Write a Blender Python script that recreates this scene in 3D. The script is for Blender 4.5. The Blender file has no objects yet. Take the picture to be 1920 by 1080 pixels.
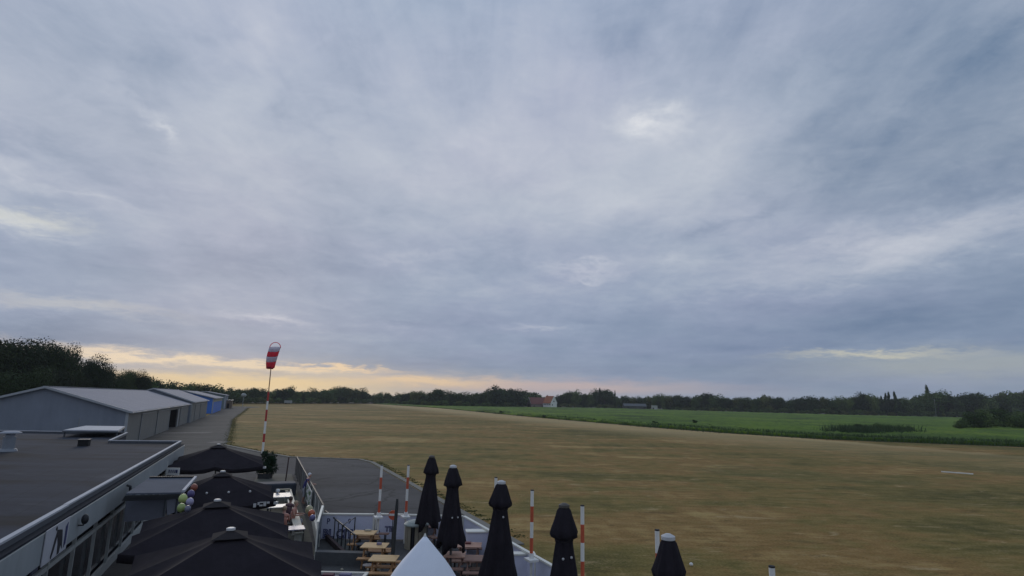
import bpy, math, random
from mathutils import Vector, Matrix, noise
random.seed(7)
sc = bpy.context.scene
col = sc.collection
PI = math.pi

# ---------------------------------------------------------------- camera
H = 6.3; FPX = 1080.0; TH = math.atan(210 / FPX); ROLL = .022
cd = bpy.data.cameras.new('camera'); cam = bpy.data.objects.new('camera', cd); col.objects.link(cam)
cd.sensor_width = 36; cd.lens = 36 * FPX / 1920; cd.clip_start = .1; cd.clip_end = 20000
CM = Matrix.Rotation(PI / 2 + TH, 3, 'X') @ Matrix.Rotation(ROLL, 3, 'Z')
cam.matrix_world = Matrix.Translation((0, 0, H)) @ CM.to_4x4()
sc.camera = cam

def ray(px, py):
    d = CM @ Vector((px - 960, 540 - py, -FPX))
    return d / d.y
def at(px, py, z=0.0):
    d = ray(px, py); t = (z - H) / d.z
    return Vector((d.x * t, d.y * t, z))
def atY(px, py, Y):
    d = ray(px, py); return Vector((d.x * Y, Y, H + d.z * Y))

# ---------------------------------------------------------------- view / sun
sc.view_settings.view_transform = 'Standard'
try: sc.view_settings.look = 'None'
except Exception: pass
sc.view_settings.exposure = .28; sc.view_settings.gamma = 1
SUN_EL = math.radians(13); SUN_AZ = math.radians(-26)      # azimuth measured from +Y towards +X
sd = bpy.data.lights.new('sun', 'SUN'); so = bpy.data.objects.new('sun', sd); col.objects.link(so)
sd.energy = .5; sd.angle = math.radians(20); sd.color = (1, .90, .78)
sv = Vector((math.sin(SUN_AZ) * math.cos(SUN_EL), math.cos(SUN_AZ) * math.cos(SUN_EL), math.sin(SUN_EL)))
so.rotation_euler = sv.to_track_quat('Z', 'Y').to_euler()

# ---------------------------------------------------------------- world: cloudy evening sky
w = bpy.data.worlds.new('World'); sc.world = w; w.use_nodes = True
nt = w.node_tree; nt.nodes.clear()
class G:
    """tiny expression helper for node trees"""
    def __init__(s, nt): s.nt = nt
    def put(s, sock, v):
        if v is None: return
        if hasattr(v, 'is_output'): s.nt.links.new(v, sock)
        else: sock.default_value = v
    def n(s, t, **k):
        nd = s.nt.nodes.new(t)
        for a, b in k.items(): setattr(nd, a, b)
        return nd
    def m(s, op, a, b=None, c=None, clamp=False):
        nd = s.n('ShaderNodeMath', operation=op, use_clamp=clamp)
        s.put(nd.inputs[0], a); s.put(nd.inputs[1], b); s.put(nd.inputs[2], c); return nd.outputs[0]
    def xyz(s, x, y, z):
        nd = s.n('ShaderNodeCombineXYZ')
        for i, v in enumerate((x, y, z)): s.put(nd.inputs[i], v)
        return nd.outputs[0]
    def noise(s, vec, scale, detail=4, rough=.5, dist=0, color=False):
        nd = s.n('ShaderNodeTexNoise'); s.put(nd.inputs['Vector'], vec)
        nd.inputs['Scale'].default_value = scale; nd.inputs['Detail'].default_value = detail
        nd.inputs['Roughness'].default_value = rough; nd.inputs['Distortion'].default_value = dist
        return nd.outputs['Color' if color else 0]
    def vm(s, op, a, b=None):
        nd = s.n('ShaderNodeVectorMath', operation=op); s.put(nd.inputs[0], a); s.put(nd.inputs[1], b); return nd.outputs[0]
    def mix(s, f, a, b, blend='MIX'):
        nd = s.n('ShaderNodeMix', data_type='RGBA', blend_type=blend)
        s.put(nd.inputs[0], f)
        for i, v in ((6, a), (7, b)):
            if isinstance(v, tuple) and len(v) == 3: v = (*v, 1)
            s.put(nd.inputs[i], v)
        return nd.outputs[2]
    def ramp(s, f, stops, interp='LINEAR'):
        nd = s.n('ShaderNodeValToRGB'); s.put(nd.inputs[0], f); r = nd.color_ramp; r.interpolation = interp
        while len(r.elements) < len(stops): r.elements.new(.5)
        for e, (p, c) in zip(r.elements, stops):
            e.position = p; e.color = (*c, 1) if len(c) == 3 else c
        return nd.outputs[0]
    def mapr(s, v, a, b, c, d, clamp=True):
        nd = s.n('ShaderNodeMapRange', clamp=clamp); s.put(nd.inputs[0], v)
        for i, x in enumerate((a, b, c, d)): nd.inputs[i + 1].default_value = x
        return nd.outputs[0]

def lin(r, g, b):
    f = lambda c: (c / 255 / 12.92) if c / 255 <= .04045 else ((c / 255 + .055) / 1.055) ** 2.4
    return (f(r), f(g), f(b))
def azel(px, py):
    d = ray(px, py).normalized(); return math.atan2(d.x, d.y), math.asin(d.z)

g = G(nt)
tc = g.n('ShaderNodeTexCoord').outputs['Generated']
sep = g.n('ShaderNodeSeparateXYZ'); g.put(sep.inputs[0], tc)
X, Y, Z = sep.outputs
az = g.m('ARCTAN2', X, Y); zc = g.m('MAXIMUM', Z, 0.0); el = g.m('ARCSINE', zc)
zz = g.m('ADD', zc, .16)
P = g.xyz(g.m('DIVIDE', X, zz), g.m('DIVIDE', Y, zz), 0.0)        # the cloud deck seen in perspective
# warp the direction a little so that every cloud patch gets a ragged edge
wn = g.noise(P, 1.6, 6, .62, 0.3, color=True)
wv = g.vm('MULTIPLY', g.vm('SUBTRACT', wn, (.5, .5, .5)), (.26, .13, 0))
wf = g.noise(P, 6.0, 9, .68, .4, color=True)
wv = g.vm('ADD', wv, g.vm('MULTIPLY', g.vm('SUBTRACT', wf, (.5, .5, .5)), (.11, .08, 0)))
att = g.mapr(el, 0.0, .28, .12, 1.0)
sc_ = g.n('ShaderNodeVectorMath', operation='SCALE'); g.put(sc_.inputs[0], wv); g.put(sc_.inputs['Scale'], att)
UV = g.vm('ADD', g.xyz(az, el, 0.0), sc_.outputs[0])
def blob(px, py, wx, wy, rot=0, soft=True):
    a0, e0 = azel(px, py)
    mp = g.n('ShaderNodeMapping', vector_type='TEXTURE'); g.put(mp.inputs['Vector'], UV)
    mp.inputs['Location'].default_value = (a0, e0, 0); mp.inputs['Rotation'].default_value = (0, 0, math.radians(rot))
    mp.inputs['Scale'].default_value = (wx * 1.75 / FPX, wy * 1.75 / FPX, 1)
    gr = g.n('ShaderNodeTexGradient', gradient_type='QUADRATIC_SPHERE'); g.put(gr.inputs[0], mp.outputs[0])
    return gr.outputs['Fac']
BL = [  # px, py, half-width, half-height, tilt, strength
 (1205,222,70,26,-8,.55),(1190,265,230,120,0,.22),(1120,385,210,70,4,.16),(1280,300,120,60,0,.08),
 (1600,475,330,40,7,.26),(1850,425,230,48,10,.16),(1250,490,170,16,2,.14),(1095,515,90,8,0,.20),
 (860,290,330,100,0,.13),(700,290,60,30,0,.05),(880,270,70,40,0,.08),(300,235,60,14,-35,.34),(40,410,80,24,-5,.34),(10,310,60,34,0,.22),
 (165,350,80,8,0,.16),(130,575,200,16,-4,.12),(500,606,110,9,-4,.24),(1010,617,130,9,-3,.20),(800,480,110,8,0,.10),
 (240,380,330,120,0,.06),(480,60,40,90,22,.10),(215,155,30,80,22,.10),(1000,540,420,26,0,.05),
 (480,485,330,50,4,-.16),(380,70,60,70,20,-.12),(250,180,60,110,20,-.12),(540,180,26,80,25,-.10),(620,250,16,60,20,-.08),
 (1160,80,80,60,0,-.14),(1700,60,330,230,0,-.24),(1860,300,200,200,0,-.20),(1640,610,420,80,3,-.22),(1080,610,330,60,0,-.06),
 (60,625,240,30,0,-.26),(820,688,330,34,0,-.14),(1380,405,170,16,18,-.15),(1000,220,60,70,0,-.06),(760,602,90,10,-2,-.12),
 (1560,215,260,30,30,-.08),(1500,690,420,30,0,-.10),(60,250,120,120,0,-.08),(1780,150,200,22,35,-.08),
]
acc = g.m('ADD', 0.0, 0.0)
for b in BL:
    acc = g.m('MULTIPLY_ADD', blob(*b[:5]), b[5] * 1.15, acc)
# streaks of the deck itself
mp = g.n('ShaderNodeMapping'); g.put(mp.inputs[0], P); mp.inputs['Scale'].default_value = (2.1, 1.05, 1); mp.inputs['Rotation'].default_value = (0, 0, math.radians(8))
st = g.noise(mp.outputs[0], 1.3, 8, .58, .5)
st2 = g.noise(P, 2.3, 10, .62, .25)
upw = g.mapr(el, .03, .30, .35, 1.0)
sig = g.m('MULTIPLY', g.m('SUBTRACT', st, .5), .50)
sig = g.m('MULTIPLY_ADD', g.m('SUBTRACT', st2, .5), .50, sig)
st3 = g.noise(P, 6.5, 10, .66, .8)
sig = g.m('MULTIPLY_ADD', g.m('SUBTRACT', st3, .5), .30, sig)
mf = g.n('ShaderNodeMapping'); g.put(mf.inputs[0], P); mf.inputs['Scale'].default_value = (5.5, .8, 1); mf.inputs['Rotation'].default_value = (0, 0, math.radians(5))
fan = g.noise(mf.outputs[0], 1.25, 9, .6, .7)
sig = g.m('MULTIPLY_ADD', g.m('MULTIPLY', g.m('SUBTRACT', fan, .5), g.mapr(el, .30, .62, 0, 1)), .46, sig)
acc = g.m('MULTIPLY_ADD', sig, upw, acc)
# thin level bands close to the horizon
hb = g.noise(g.xyz(g.m('MULTIPLY', az, 1.6), g.m('MULTIPLY', el, 26.0), 0.0), 1.6, 6, .55, .4)
lowm = g.mapr(el, .06, .26, 1.0, 0.0)
acc = g.m('MULTIPLY_ADD', g.m('MULTIPLY', g.m('SUBTRACT', hb, .5), .34), lowm, acc)
base = g.ramp(g.mapr(el, 0.0, .75, 0, 1), [(0, lin(134,146,166)), (.12, lin(132,145,168)), (.28, lin(143,154,174)), (.48, lin(158,166,182)), (.75, lin(157,167,185)), (1, lin(145,160,182))])
side = g.mapr(az, .15, .85, 0, 1)
base = g.mix(g.m('MULTIPLY', side, .55), base, g.mix(1.0, base, (.80, .86, .86), 'MULTIPLY'))
pos = g.m('MAXIMUM', acc, 0.0)
tinted = g.mix(g.m('MULTIPLY', pos, 1.1, None, True), base, lin(214,216,218))
neg = g.m('MINIMUM', acc, 0.0)
dark = g.m('MULTIPLY_ADD', neg, 1.05, 1.0)
dk = g.xyz(g.m('MULTIPLY_ADD', neg, 1.28, 1.0), dark, g.m('MULTIPLY_ADD', neg, .80, 1.0))
skyc = g.vm('MULTIPLY', tinted, dk)
# patches of purplish grey
pn = g.noise(P, 1.1, 3, .5, 0)
skyc = g.mix(g.mapr(pn, .42, .72, 0, .55), skyc, g.vm('MULTIPLY', skyc, (1.06, .975, 1.02)))
# evening glow through the gap above the left treeline
gl = g.m('MULTIPLY', g.m('ADD', 0, blob(440,726,520,38)), 1.15, None, True)
gmod = g.mapr(hb, .3, .62, .55, 1.0)
skyc = g.mix(g.m('MULTIPLY', g.m('MULTIPLY', gl, gmod), 1.0, None, True), skyc, lin(208,188,152))
for (a, c, f) in [((500,716,260,13), lin(214,190,146), .85), ((640,693,110,4), lin(216,190,158), .9), ((190,662,150,9,-3), lin(216,198,176), .75),
                  ((430,684,240,6,-2), lin(226,204,170), .6), ((1040,725,300,14), lin(176,160,160), .9), ((800,716,140,10), lin(220,190,150), .7),
                  ((1640,664,120,6,-1), lin(190,186,168), .75), ((1800,685,240,26), lin(160,164,160), .55), ((60,405,60,16), lin(205,204,190), .4), ((120,572,170,10,-3), lin(176,174,172), .35)]:
    skyc = g.mix(g.m('MULTIPLY', g.m('MULTIPLY', blob(*a), 1.5, None, True), f), skyc, c)
# below the horizon: dull earth
skyc = g.mix(g.mapr(Z, -.02, 0.0, 1, 0), skyc, (.06, .055, .04))
ns = g.n('ShaderNodeTexSky', sky_type='NISHITA'); ns.sun_disc = False; ns.sun_elevation = SUN_EL; ns.sun_rotation = SUN_AZ
bg1 = g.n('ShaderNodeBackground'); g.put(bg1.inputs[0], ns.outputs[0]); bg1.inputs[1].default_value = .05
bg2 = g.n('ShaderNodeBackground'); g.put(bg2.inputs[0], skyc); bg2.inputs[1].default_value = 1.0
ms = g.n('ShaderNodeMixShader'); ms.inputs[0].default_value = .96
nt.links.new(bg1.outputs[0], ms.inputs[1]); nt.links.new(bg2.outputs[0], ms.inputs[2])
wo = g.n('ShaderNodeOutputWorld'); nt.links.new(ms.outputs[0], wo.inputs[0])

# ---------------------------------------------------------------- helpers: materials, meshes, tags
MATS = {}
def mat(name, c, rough=.7, var=.15, scale=3.0, bump=0.0, metal=0.0, c2=None, stretch=(1, 1, 1), spec=.5):
    if name in MATS: return MATS[name]
    m = bpy.data.materials.new(name); m.use_nodes = True; t = m.node_tree; q = G(t)
    bs = t.nodes['Principled BSDF']; bs.inputs['Roughness'].default_value = rough; bs.inputs['Metallic'].default_value = metal
    bs.inputs['Specular IOR Level'].default_value = spec
    co = q.n('ShaderNodeTexCoord').outputs['Object']
    mp = q.n('ShaderNodeMapping'); q.put(mp.inputs[0], co); mp.inputs['Scale'].default_value = stretch
    n1 = q.noise(mp.outputs[0], scale, 6, .62, .2)
    n2 = q.noise(mp.outputs[0], scale * 7, 3, .6)
    f = q.mapr(q.m('ADD', q.m('MULTIPLY', n1, .7), q.m('MULTIPLY', n2, .3)), .32, .68, 0, 1)
    a = tuple(min(1, x * (1 - var)) for x in c); b = c2 if c2 else tuple(min(1, x * (1 + var)) for x in c)
    q.put(bs.inputs['Base Color'], q.mix(f, a, b))
    if bump:
        bp = q.n('ShaderNodeBump'); bp.inputs['Strength'].default_value = bump; bp.inputs['Distance'].default_value = .02
        q.put(bp.inputs['Height'], n2); t.links.new(bp.outputs[0], bs.inputs['Normal'])
    MATS[name] = m; return m

def tag(o, label=None, cat=None, group=None, kind=None):
    for k, v in (('label', label), ('category', cat), ('group', group), ('kind', kind)):
        if v: o[k] = v
    return o
def empty(name, loc, label=None, cat=None, group=None, rz=0):
    o = bpy.data.objects.new(name, None); col.objects.link(o); o.location = loc; o.rotation_euler = (0, 0, rz)
    o.empty_display_size = .3
    return tag(o, label, cat, group)

class MB:
    def __init__(s): s.v = []; s.f = []; s.mi = []; s.cur = 0
    def add(s, vs, fs):
        b = len(s.v); s.v += [tuple(x) for x in vs]
        for f in fs: s.f.append([b + i for i in f]); s.mi.append(s.cur)
        return s
    def box(s, c, d, rz=0):
        x, y, z = (k / 2 for k in d); cs, sn = math.cos(rz), math.sin(rz)
        vs = [(c[0] + cs * a * x - sn * b * y, c[1] + sn * a * x + cs * b * y, c[2] + e * z) for e in (-1, 1) for a, b in ((-1, -1), (1, -1), (1, 1), (-1, 1))]
        return s.add(vs, [(3, 2, 1, 0), (4, 5, 6, 7), (0, 1, 5, 4), (1, 2, 6, 5), (2, 3, 7, 6), (3, 0, 4, 7)])
    def beam(s, p, q, w_, h_, up=(0, 0, 1)):
        p, q = Vector(p), Vector(q); d = (q - p).normalized(); u = Vector(up)
        r = d.cross(u)
        if r.length < 1e-4: r = d.cross(Vector((1, 0, 0)))
        r.normalize(); u = r.cross(d).normalized()
        vs = [a + r * i * w_ / 2 + u * j * h_ / 2 for a in (p, q) for i, j in ((-1, -1), (1, -1), (1, 1), (-1, 1))]
        return s.add(vs, [(0, 1, 2, 3), (7, 6, 5, 4), (0, 4, 5, 1), (1, 5, 6, 2), (2, 6, 7, 3), (3, 7, 4, 0)])
    def tube(s, pts, rad, n=10, caps=True):
        pts = [Vector(p) for p in pts]
        if not isinstance(rad, (list, tuple)): rad = [rad] * len(pts)
        rings = []; u = None
        for i, p in enumerate(pts):
            d = (pts[min(i + 1, len(pts) - 1)] - pts[max(i - 1, 0)]).normalized()
            if u is None:
                u = d.cross(Vector((0, 0, 1)))
                if u.length < .05: u = d.cross(Vector((1, 0, 0)))
            u = (u - d * u.dot(d)).normalized(); v = d.cross(u)
            rings.append([p + (u * math.cos(2 * PI * k / n) + v * math.sin(2 * PI * k / n)) * rad[i] for k in range(n)])
        vs = [x for r in rings for x in r]
        fs = [(i * n + k, i * n + (k + 1) % n, (i + 1) * n + (k + 1) % n, (i + 1) * n + k) for i in range(len(pts) - 1) for k in range(n)]
        if caps: fs += [tuple(range(n))[::-1], tuple((len(pts) - 1) * n + k for k in range(n))]
        return s.add(vs, fs)
    def prism(s, poly, z0, z1):
        n = len(poly)
        vs = [(p[0], p[1], z0) for p in poly] + [(p[0], p[1], z1) for p in poly]
        return s.add(vs, [tuple(range(n))[::-1], tuple(range(n, 2 * n))] + [(i, (i + 1) % n, n + (i + 1) % n, n + i) for i in range(n)])
    def quad(s, *p): return s.add(p, [tuple(range(len(p)))])
    def sphere(s, c, r, n=14, m=9, sq=(1, 1, 1)):
        vs = [(c[0], c[1], c[2] - r * sq[2])]
        for j in range(1, m):
            a = -PI / 2 + PI * j / m
            vs += [(c[0] + r * sq[0] * math.cos(a) * math.cos(2 * PI * k / n), c[1] + r * sq[1] * math.cos(a) * math.sin(2 * PI * k / n), c[2] + r * sq[2] * math.sin(a)) for k in range(n)]
        vs.append((c[0], c[1], c[2] + r * sq[2])); L = len(vs) - 1
        fs = [(0, 1 + (k + 1) % n, 1 + k) for k in range(n)]
        fs += [(1 + j * n + k, 1 + j * n + (k + 1) % n, 1 + (j + 1) * n + (k + 1) % n, 1 + (j + 1) * n + k) for j in range(m - 2) for k in range(n)]
        fs += [(1 + (m - 2) * n + k, 1 + (m - 2) * n + (k + 1) % n, L) for k in range(n)]
        return s.add(vs, fs)
    def mesh(s, name, mats, smooth=False):
        me = bpy.data.meshes.new(name); me.from_pydata(s.v, [], s.f)
        for m in (mats if isinstance(mats, (list, tuple)) else [mats]): me.materials.append(m)
        me.polygons.foreach_set('material_index', s.mi)
        if smooth: me.polygons.foreach_set('use_smooth', [True] * len(me.polygons))
        me.update(); return me
    def build(s, name, mats, parent=None, smooth=False, bevel=0):
        o = bpy.data.objects.new(name, s.mesh(name, mats, smooth)); col.objects.link(o)
        if parent: o.parent = parent
        if bevel:
            b = o.modifiers.new('bevel', 'BEVEL'); b.width = bevel; b.segments = 2; b.limit_method = 'ANGLE'
        return o
def copy_tree(o, parent=None):
    c = o.copy(); col.objects.link(c)
    if parent: c.parent = parent
    for ch in list(o.children): copy_tree(ch, c)
    return c
def text_part(body, size, m, parent, loc, rot, name='lettering', sx=1, ext=.004, outline=False):
    cu = bpy.data.curves.new(name, 'FONT'); cu.body = body; cu.size = size; cu.extrude = ext; cu.offset = size * .015
    if outline:
        cu.fill_mode = 'NONE'; cu.extrude = 0; cu.bevel_depth = size * .04; cu.bevel_resolution = 1
    t = bpy.data.objects.new('tmp', cu); col.objects.link(t); bpy.context.view_layer.update()
    me = bpy.data.meshes.new_from_object(t.evaluated_get(bpy.context.evaluated_depsgraph_get()))
    bpy.data.objects.remove(t); me.materials.clear(); me.materials.append(m)
    o = bpy.data.objects.new(name, me); col.objects.link(o); o.parent = parent; o.location = loc; o.rotation_euler = rot; o.scale = (sx, 1, 1)
    return o

D = Vector((-.414, .910, 0)).normalized()      # the line of the buildings and fences
V = Vector((D.y, -D.x, 0))                     # across it, to the right
RZ = math.atan2(V.y, V.x)

# ================================================================ SETTING
# ---- ground: one dry mown airfield sheet to the horizon
def field_material():
    m = bpy.data.materials.new('dry_grass'); m.use_nodes = True; t = m.node_tree; q = G(t)
    bs = t.nodes['Principled BSDF']; bs.inputs['Roughness'].default_value = .95; bs.inputs['Specular IOR Level'].default_value = .1
    co = q.n('ShaderNodeTexCoord').outputs['Object']
    sp = q.n('ShaderNodeSeparateXYZ'); q.put(sp.inputs[0], co)
    sm = q.n('ShaderNodeMapping'); q.put(sm.inputs[0], co); sm.inputs['Rotation'].default_value = (0, 0, math.radians(6)); sm.inputs['Scale'].default_value = (.42, 1, 1)
    big = q.noise(sm.outputs[0], .045, 4, .62, .5)
    mid = q.noise(sm.outputs[0], .22, 6, .66, .3)
    # mowing tracks follow the runway direction
    rot = q.n('ShaderNodeMapping'); q.put(rot.inputs[0], co); rot.inputs['Rotation'].default_value = (0, 0, math.radians(-22)); rot.inputs['Scale'].default_value = (.55, .09, 1)
    track = q.noise(rot.outputs[0], 1.2, 5, .6, .2)
    fine = q.noise(sm.outputs[0], 1.5, 6, .66, .2)
    grit = q.noise(co, 9.0, 4, .7)
    a = q.m('ADD', q.m('MULTIPLY', big, .46), q.m('MULTIPLY', mid, .40))
    a = q.m('ADD', a, q.m('MULTIPLY', track, .14))
    c = q.ramp(q.mapr(a, .41, .59, 0, 1), [(0, (.100, .090, .026)), (.30, (.165, .132, .038)), (.5, (.225, .158, .050)), (.72, (.255, .152, .052)), (1, (.390, .275, .105))])
    gn = q.noise(co, .055, 3, .5, .8)
    c = q.mix(q.mapr(gn, .57, .74, 0, .5), c, (.085, .105, .035))
    fl = q.n('ShaderNodeMapping'); q.put(fl.inputs[0], co); fl.inputs['Rotation'].default_value = (0, 0, math.radians(-14)); fl.inputs['Scale'].default_value = (.38, 1, 1)
    fk = q.noise(fl.outputs[0], .85, 7, .72, .8)
    c = q.mix(q.mapr(fk, .585, .66, 0, .75), c, (.42, .31, .16))
    c = q.mix(q.mapr(fk, .34, .42, .6, 0), c, (.085, .060, .024))
    f = q.m('ADD', q.m('MULTIPLY', fine, .45), q.m('MULTIPLY', grit, .55))
    c = q.mix(q.mapr(f, .50, .66, 0, .75), c, (.36, .26, .12))
    c = q.mix(q.mapr(f, .34, .49, .8, 0), c, (.070, .052, .022))
    # scorched pale strip (the runway) along the crop edge, direction of the far edge
    e0, e1 = Vector((63, 115.6)), Vector((-48, 393)); dd = (e1 - e0).normalized(); nn = Vector((-dd.y, dd.x))
    if nn.x > 0: nn = -nn
    dist = q.m('ADD', q.m('MULTIPLY', q.m('SUBTRACT', sp.outputs[0], e0.x), nn.x), q.m('MULTIPLY', q.m('SUBTRACT', sp.outputs[1], e0.y), nn.y))
    dist = q.m('ADD', dist, q.m('MULTIPLY', q.m('SUBTRACT', mid, .5), 9.0))
    band = q.m('MULTIPLY', q.mapr(dist, .5, 3.0, 0, 1), q.m('ADD', q.mapr(dist, 20.0, 40.0, .75, 0), q.mapr(dist, 5.0, 9.0, .45, 0)))
    band = q.m('MULTIPLY', band, q.mapr(sp.outputs[1], 80, 140, .25, 1))
    c = q.mix(q.m('MULTIPLY', band, .80, None, True), c, (.52, .39, .20))
    q.put(bs.inputs['Base Color'], c)
    bp = q.n('ShaderNodeBump'); bp.inputs['Strength'].default_value = .6; bp.inputs['Distance'].default_value = .06
    q.put(bp.inputs['Height'], f); t.links.new(bp.outputs[0], bs.inputs['Normal'])
    return m
M_FIELD = field_material()
gb = MB(); R = 1500
gb.quad((-R, -R, 0), (R, -R, 0), (R, R, 0), (-R, R, 0)); tag(gb.build('ground', M_FIELD), kind='structure')

def W2(px, py, z=0): p = at(px, py, z); return (p.x, p.y)
def paving(name, c, seed, crack=.8, joint=None):
    m = bpy.data.materials.new(name); m.use_nodes = True; t = m.node_tree; q = G(t)
    bs = t.nodes['Principled BSDF']; bs.inputs['Roughness'].default_value = .93; bs.inputs['Specular IOR Level'].default_value = .15
    co = q.n('ShaderNodeTexCoord').outputs['Object']; mp = q.n('ShaderNodeMapping'); q.put(mp.inputs[0], co); mp.inputs['Location'].default_value = (seed, seed * 2, 0)
    a = q.noise(mp.outputs[0], .09, 5, .6, .5); b = q.noise(mp.outputs[0], .9, 6, .7); f = q.noise(mp.outputs[0], 8, 4, .7)
    st = q.n('ShaderNodeMapping'); q.put(st.inputs[0], co); st.inputs['Scale'].default_value = (.10, 1, 1); tr = q.noise(st.outputs[0], .55, 5, .6)
    v = q.m('ADD', q.m('MULTIPLY', a, .35), q.m('ADD', q.m('MULTIPLY', b, .25), q.m('ADD', q.m('MULTIPLY', f, .15), q.m('MULTIPLY', tr, .25))))
    col_ = q.mix(q.mapr(v, .38, .62, 0, 1), tuple(x * .66 for x in c), tuple(x * 1.38 for x in c))
    vo = q.n('ShaderNodeTexVoronoi', feature='DISTANCE_TO_EDGE'); q.put(vo.inputs['Vector'], q.vm('ADD', co, q.vm('MULTIPLY', q.noise(co, .8, 4, .6, 0, True), (1.6, 1.6, 0)))); vo.inputs['Scale'].default_value = .16
    col_ = q.mix(q.mapr(vo.outputs['Distance'], .0, .018, crack, 0), col_, tuple(x * .45 for x in c))
    sp = q.noise(co, 1.7, 2, .5); col_ = q.mix(q.mapr(sp, .70, .74, 0, .6), col_, tuple(x * 2.0 for x in c))
    if joint:
        br = q.n('ShaderNodeTexBrick'); q.put(br.inputs['Vector'], co); br.inputs['Scale'].default_value = joint; br.inputs['Mortar Size'].default_value = .012; br.offset = 0
        col_ = q.mix(q.m('MULTIPLY', br.outputs['Fac'], .5), col_, tuple(x * .5 for x in c))
    q.put(bs.inputs['Base Color'], col_); bp = q.n('ShaderNodeBump'); bp.inputs['Strength'].default_value = .4; bp.inputs['Distance'].default_value = .01
    q.put(bp.inputs['Height'], f); t.links.new(bp.outputs[0], bs.inputs['Normal']); return m
M_ASPH = mat('asphalt', (.064, .064, .068), .9, .22, .5, .3)
M_CONC = mat('concrete_apron', (.066, .067, .068), .9, .22, .25, .3, stretch=(1, 1, 1))
M_KERB = mat('kerb_stone', (.16, .155, .135), .9, .2, 1.5, .3)
M_ASPH = paving('asphalt_worn', (.073, .071, .072), 3); M_CONC = paving('concrete_worn', (.080, .079, .076), 11, .7, .22)
M_FLOOR = paving('terrace_slabs', (.088, .088, .088), 5, .3, 1.4)
apron = [(-128, 306), (-122.4, 276), (-70, 150), (-35.1, 74.2), (-27.5, 66.2), (-24.5, 63.4), (-22.4, 61.6), (-40, 20), (-62, 20), (-62, 66), (-47, 66), (-86, 168), (-112, 228), (-145, 306)]
o = MB(); o.add([(x, y, .004) for x, y in apron], [tuple(range(len(apron)))[::-1]]); tag(o.build('taxiway_apron', M_CONC), kind='structure')
asph = [(-22.4, 61.6), (-15.34, 60.9), (-13.6, 58.6), (-1.36, 31.1), (1.0, 26.0), (1.0, 26), (-1.9, 27.3), (-5, 20), (-12, 4), (-22, -10), (-40, -10), (-40, 20)]
o = MB(); o.add([(x, y, .008) for x, y in asph], [tuple(range(len(asph)))[::-1]]); tag(o.build('asphalt_pad', M_ASPH), kind='structure')
kb = MB()
kp = [(-35.4, 74.5), (-27.6, 66.5), (-22.5, 61.9), (-15.2, 61.2), (-13.3, 58.7), (-1.1, 31.1), (.6, 27.2)]
for a, b in zip(kp, kp[1:]): kb.beam((*a, .03), (*b, .03), .42, .06)
tag(kb.build('kerb', M_KERB), kind='structure')
flo = [(-8.7, 27.55), (-1.95, 27.35), (8.3, 4.8), (8.3, -8), (-6, -8), (-6.4, 22)]
o = MB(); o.add([(x, y, .014) for x, y in flo], [tuple(range(len(flo)))[::-1]]); tag(o.build('terrace_floor', M_FLOOR), kind='structure')
# lighter expansion strips on the apron
M_STRIP = mat('apron_joint', (.13, .125, .12), .9, .2, 1, .2)
st_ = MB()
for (a, b) in [((300, 812), (395, 811)), ((395, 829), (428, 829))]:
    p, q_ = at(*a), at(*b); st_.add([(p.x, p.y - 1.2, .012), (q_.x, q_.y - 1.2, .012), (q_.x, q_.y + 1.2, .012), (p.x, p.y + 1.2, .012)], [(0, 1, 2, 3)])
tag(st_.build('apron_joints', M_STRIP), kind='structure')

# ---- green crop field
def crop_material():
    m = bpy.data.materials.new('crop_leaves'); m.use_nodes = True; t = m.node_tree; q = G(t)
    bs = t.nodes['Principled BSDF']; bs.inputs['Roughness'].default_value = .8; bs.inputs['Specular IOR Level'].default_value = .15
    co = q.n('ShaderNodeTexCoord').outputs['Object']
    a = q.noise(co, .03, 4, .6, .5); b = q.noise(co, .22, 6, .7); f = q.noise(co, 1.4, 5, .75)
    s_ = q.m('ADD', q.m('MULTIPLY', a, .5), q.m('ADD', q.m('MULTIPLY', b, .25), q.m('MULTIPLY', f, .25)))
    c = q.ramp(q.mapr(s_, .40, .60, 0, 1), [(0, (.042, .075, .009)), (.4, (.082, .150, .010)), (.75, (.130, .215, .012)), (1, (.175, .215, .022))])
    rw = q.n('ShaderNodeMapping'); q.put(rw.inputs[0], co); rw.inputs['Rotation'].default_value = (0, 0, math.radians(64)); rw.inputs['Scale'].default_value = (.9, .02, 1)
    c = q.mix(q.mapr(q.noise(rw.outputs[0], 1.0, 3, .6), .40, .56, .35, 0), c, (.030, .060, .016))
    q.put(bs.inputs['Base Color'], c)
    bp = q.n('ShaderNodeBump'); bp.inputs['Strength'].default_value = .9; bp.inputs['Distance'].default_value = .3
    q.put(bp.inputs['Height'], f); t.links.new(bp.outputs[0], bs.inputs['Normal'])
    return m
near = [(-129, 556), (-48, 393), (9.4, 229), (37.7, 158), (50, 134), (63, 118), (78, 112), (93, 107), (130, 98), (230, 80)]
far = [(-125, 558), (2, 500), (50, 560), (90, 580), (140, 565), (190, 520), (263, 466), (330, 474), (400, 470), (560, 430)]
def poly_at(pl, s):
    k = s * (len(pl) - 1); i = min(int(k), len(pl) - 2); t = k - i
    return (pl[i][0] * (1 - t) + pl[i + 1][0] * t, pl[i][1] * (1 - t) + pl[i + 1][1] * t)
NS, NT = 260, 110; cb = MB(); vs = []; fs = []
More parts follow.
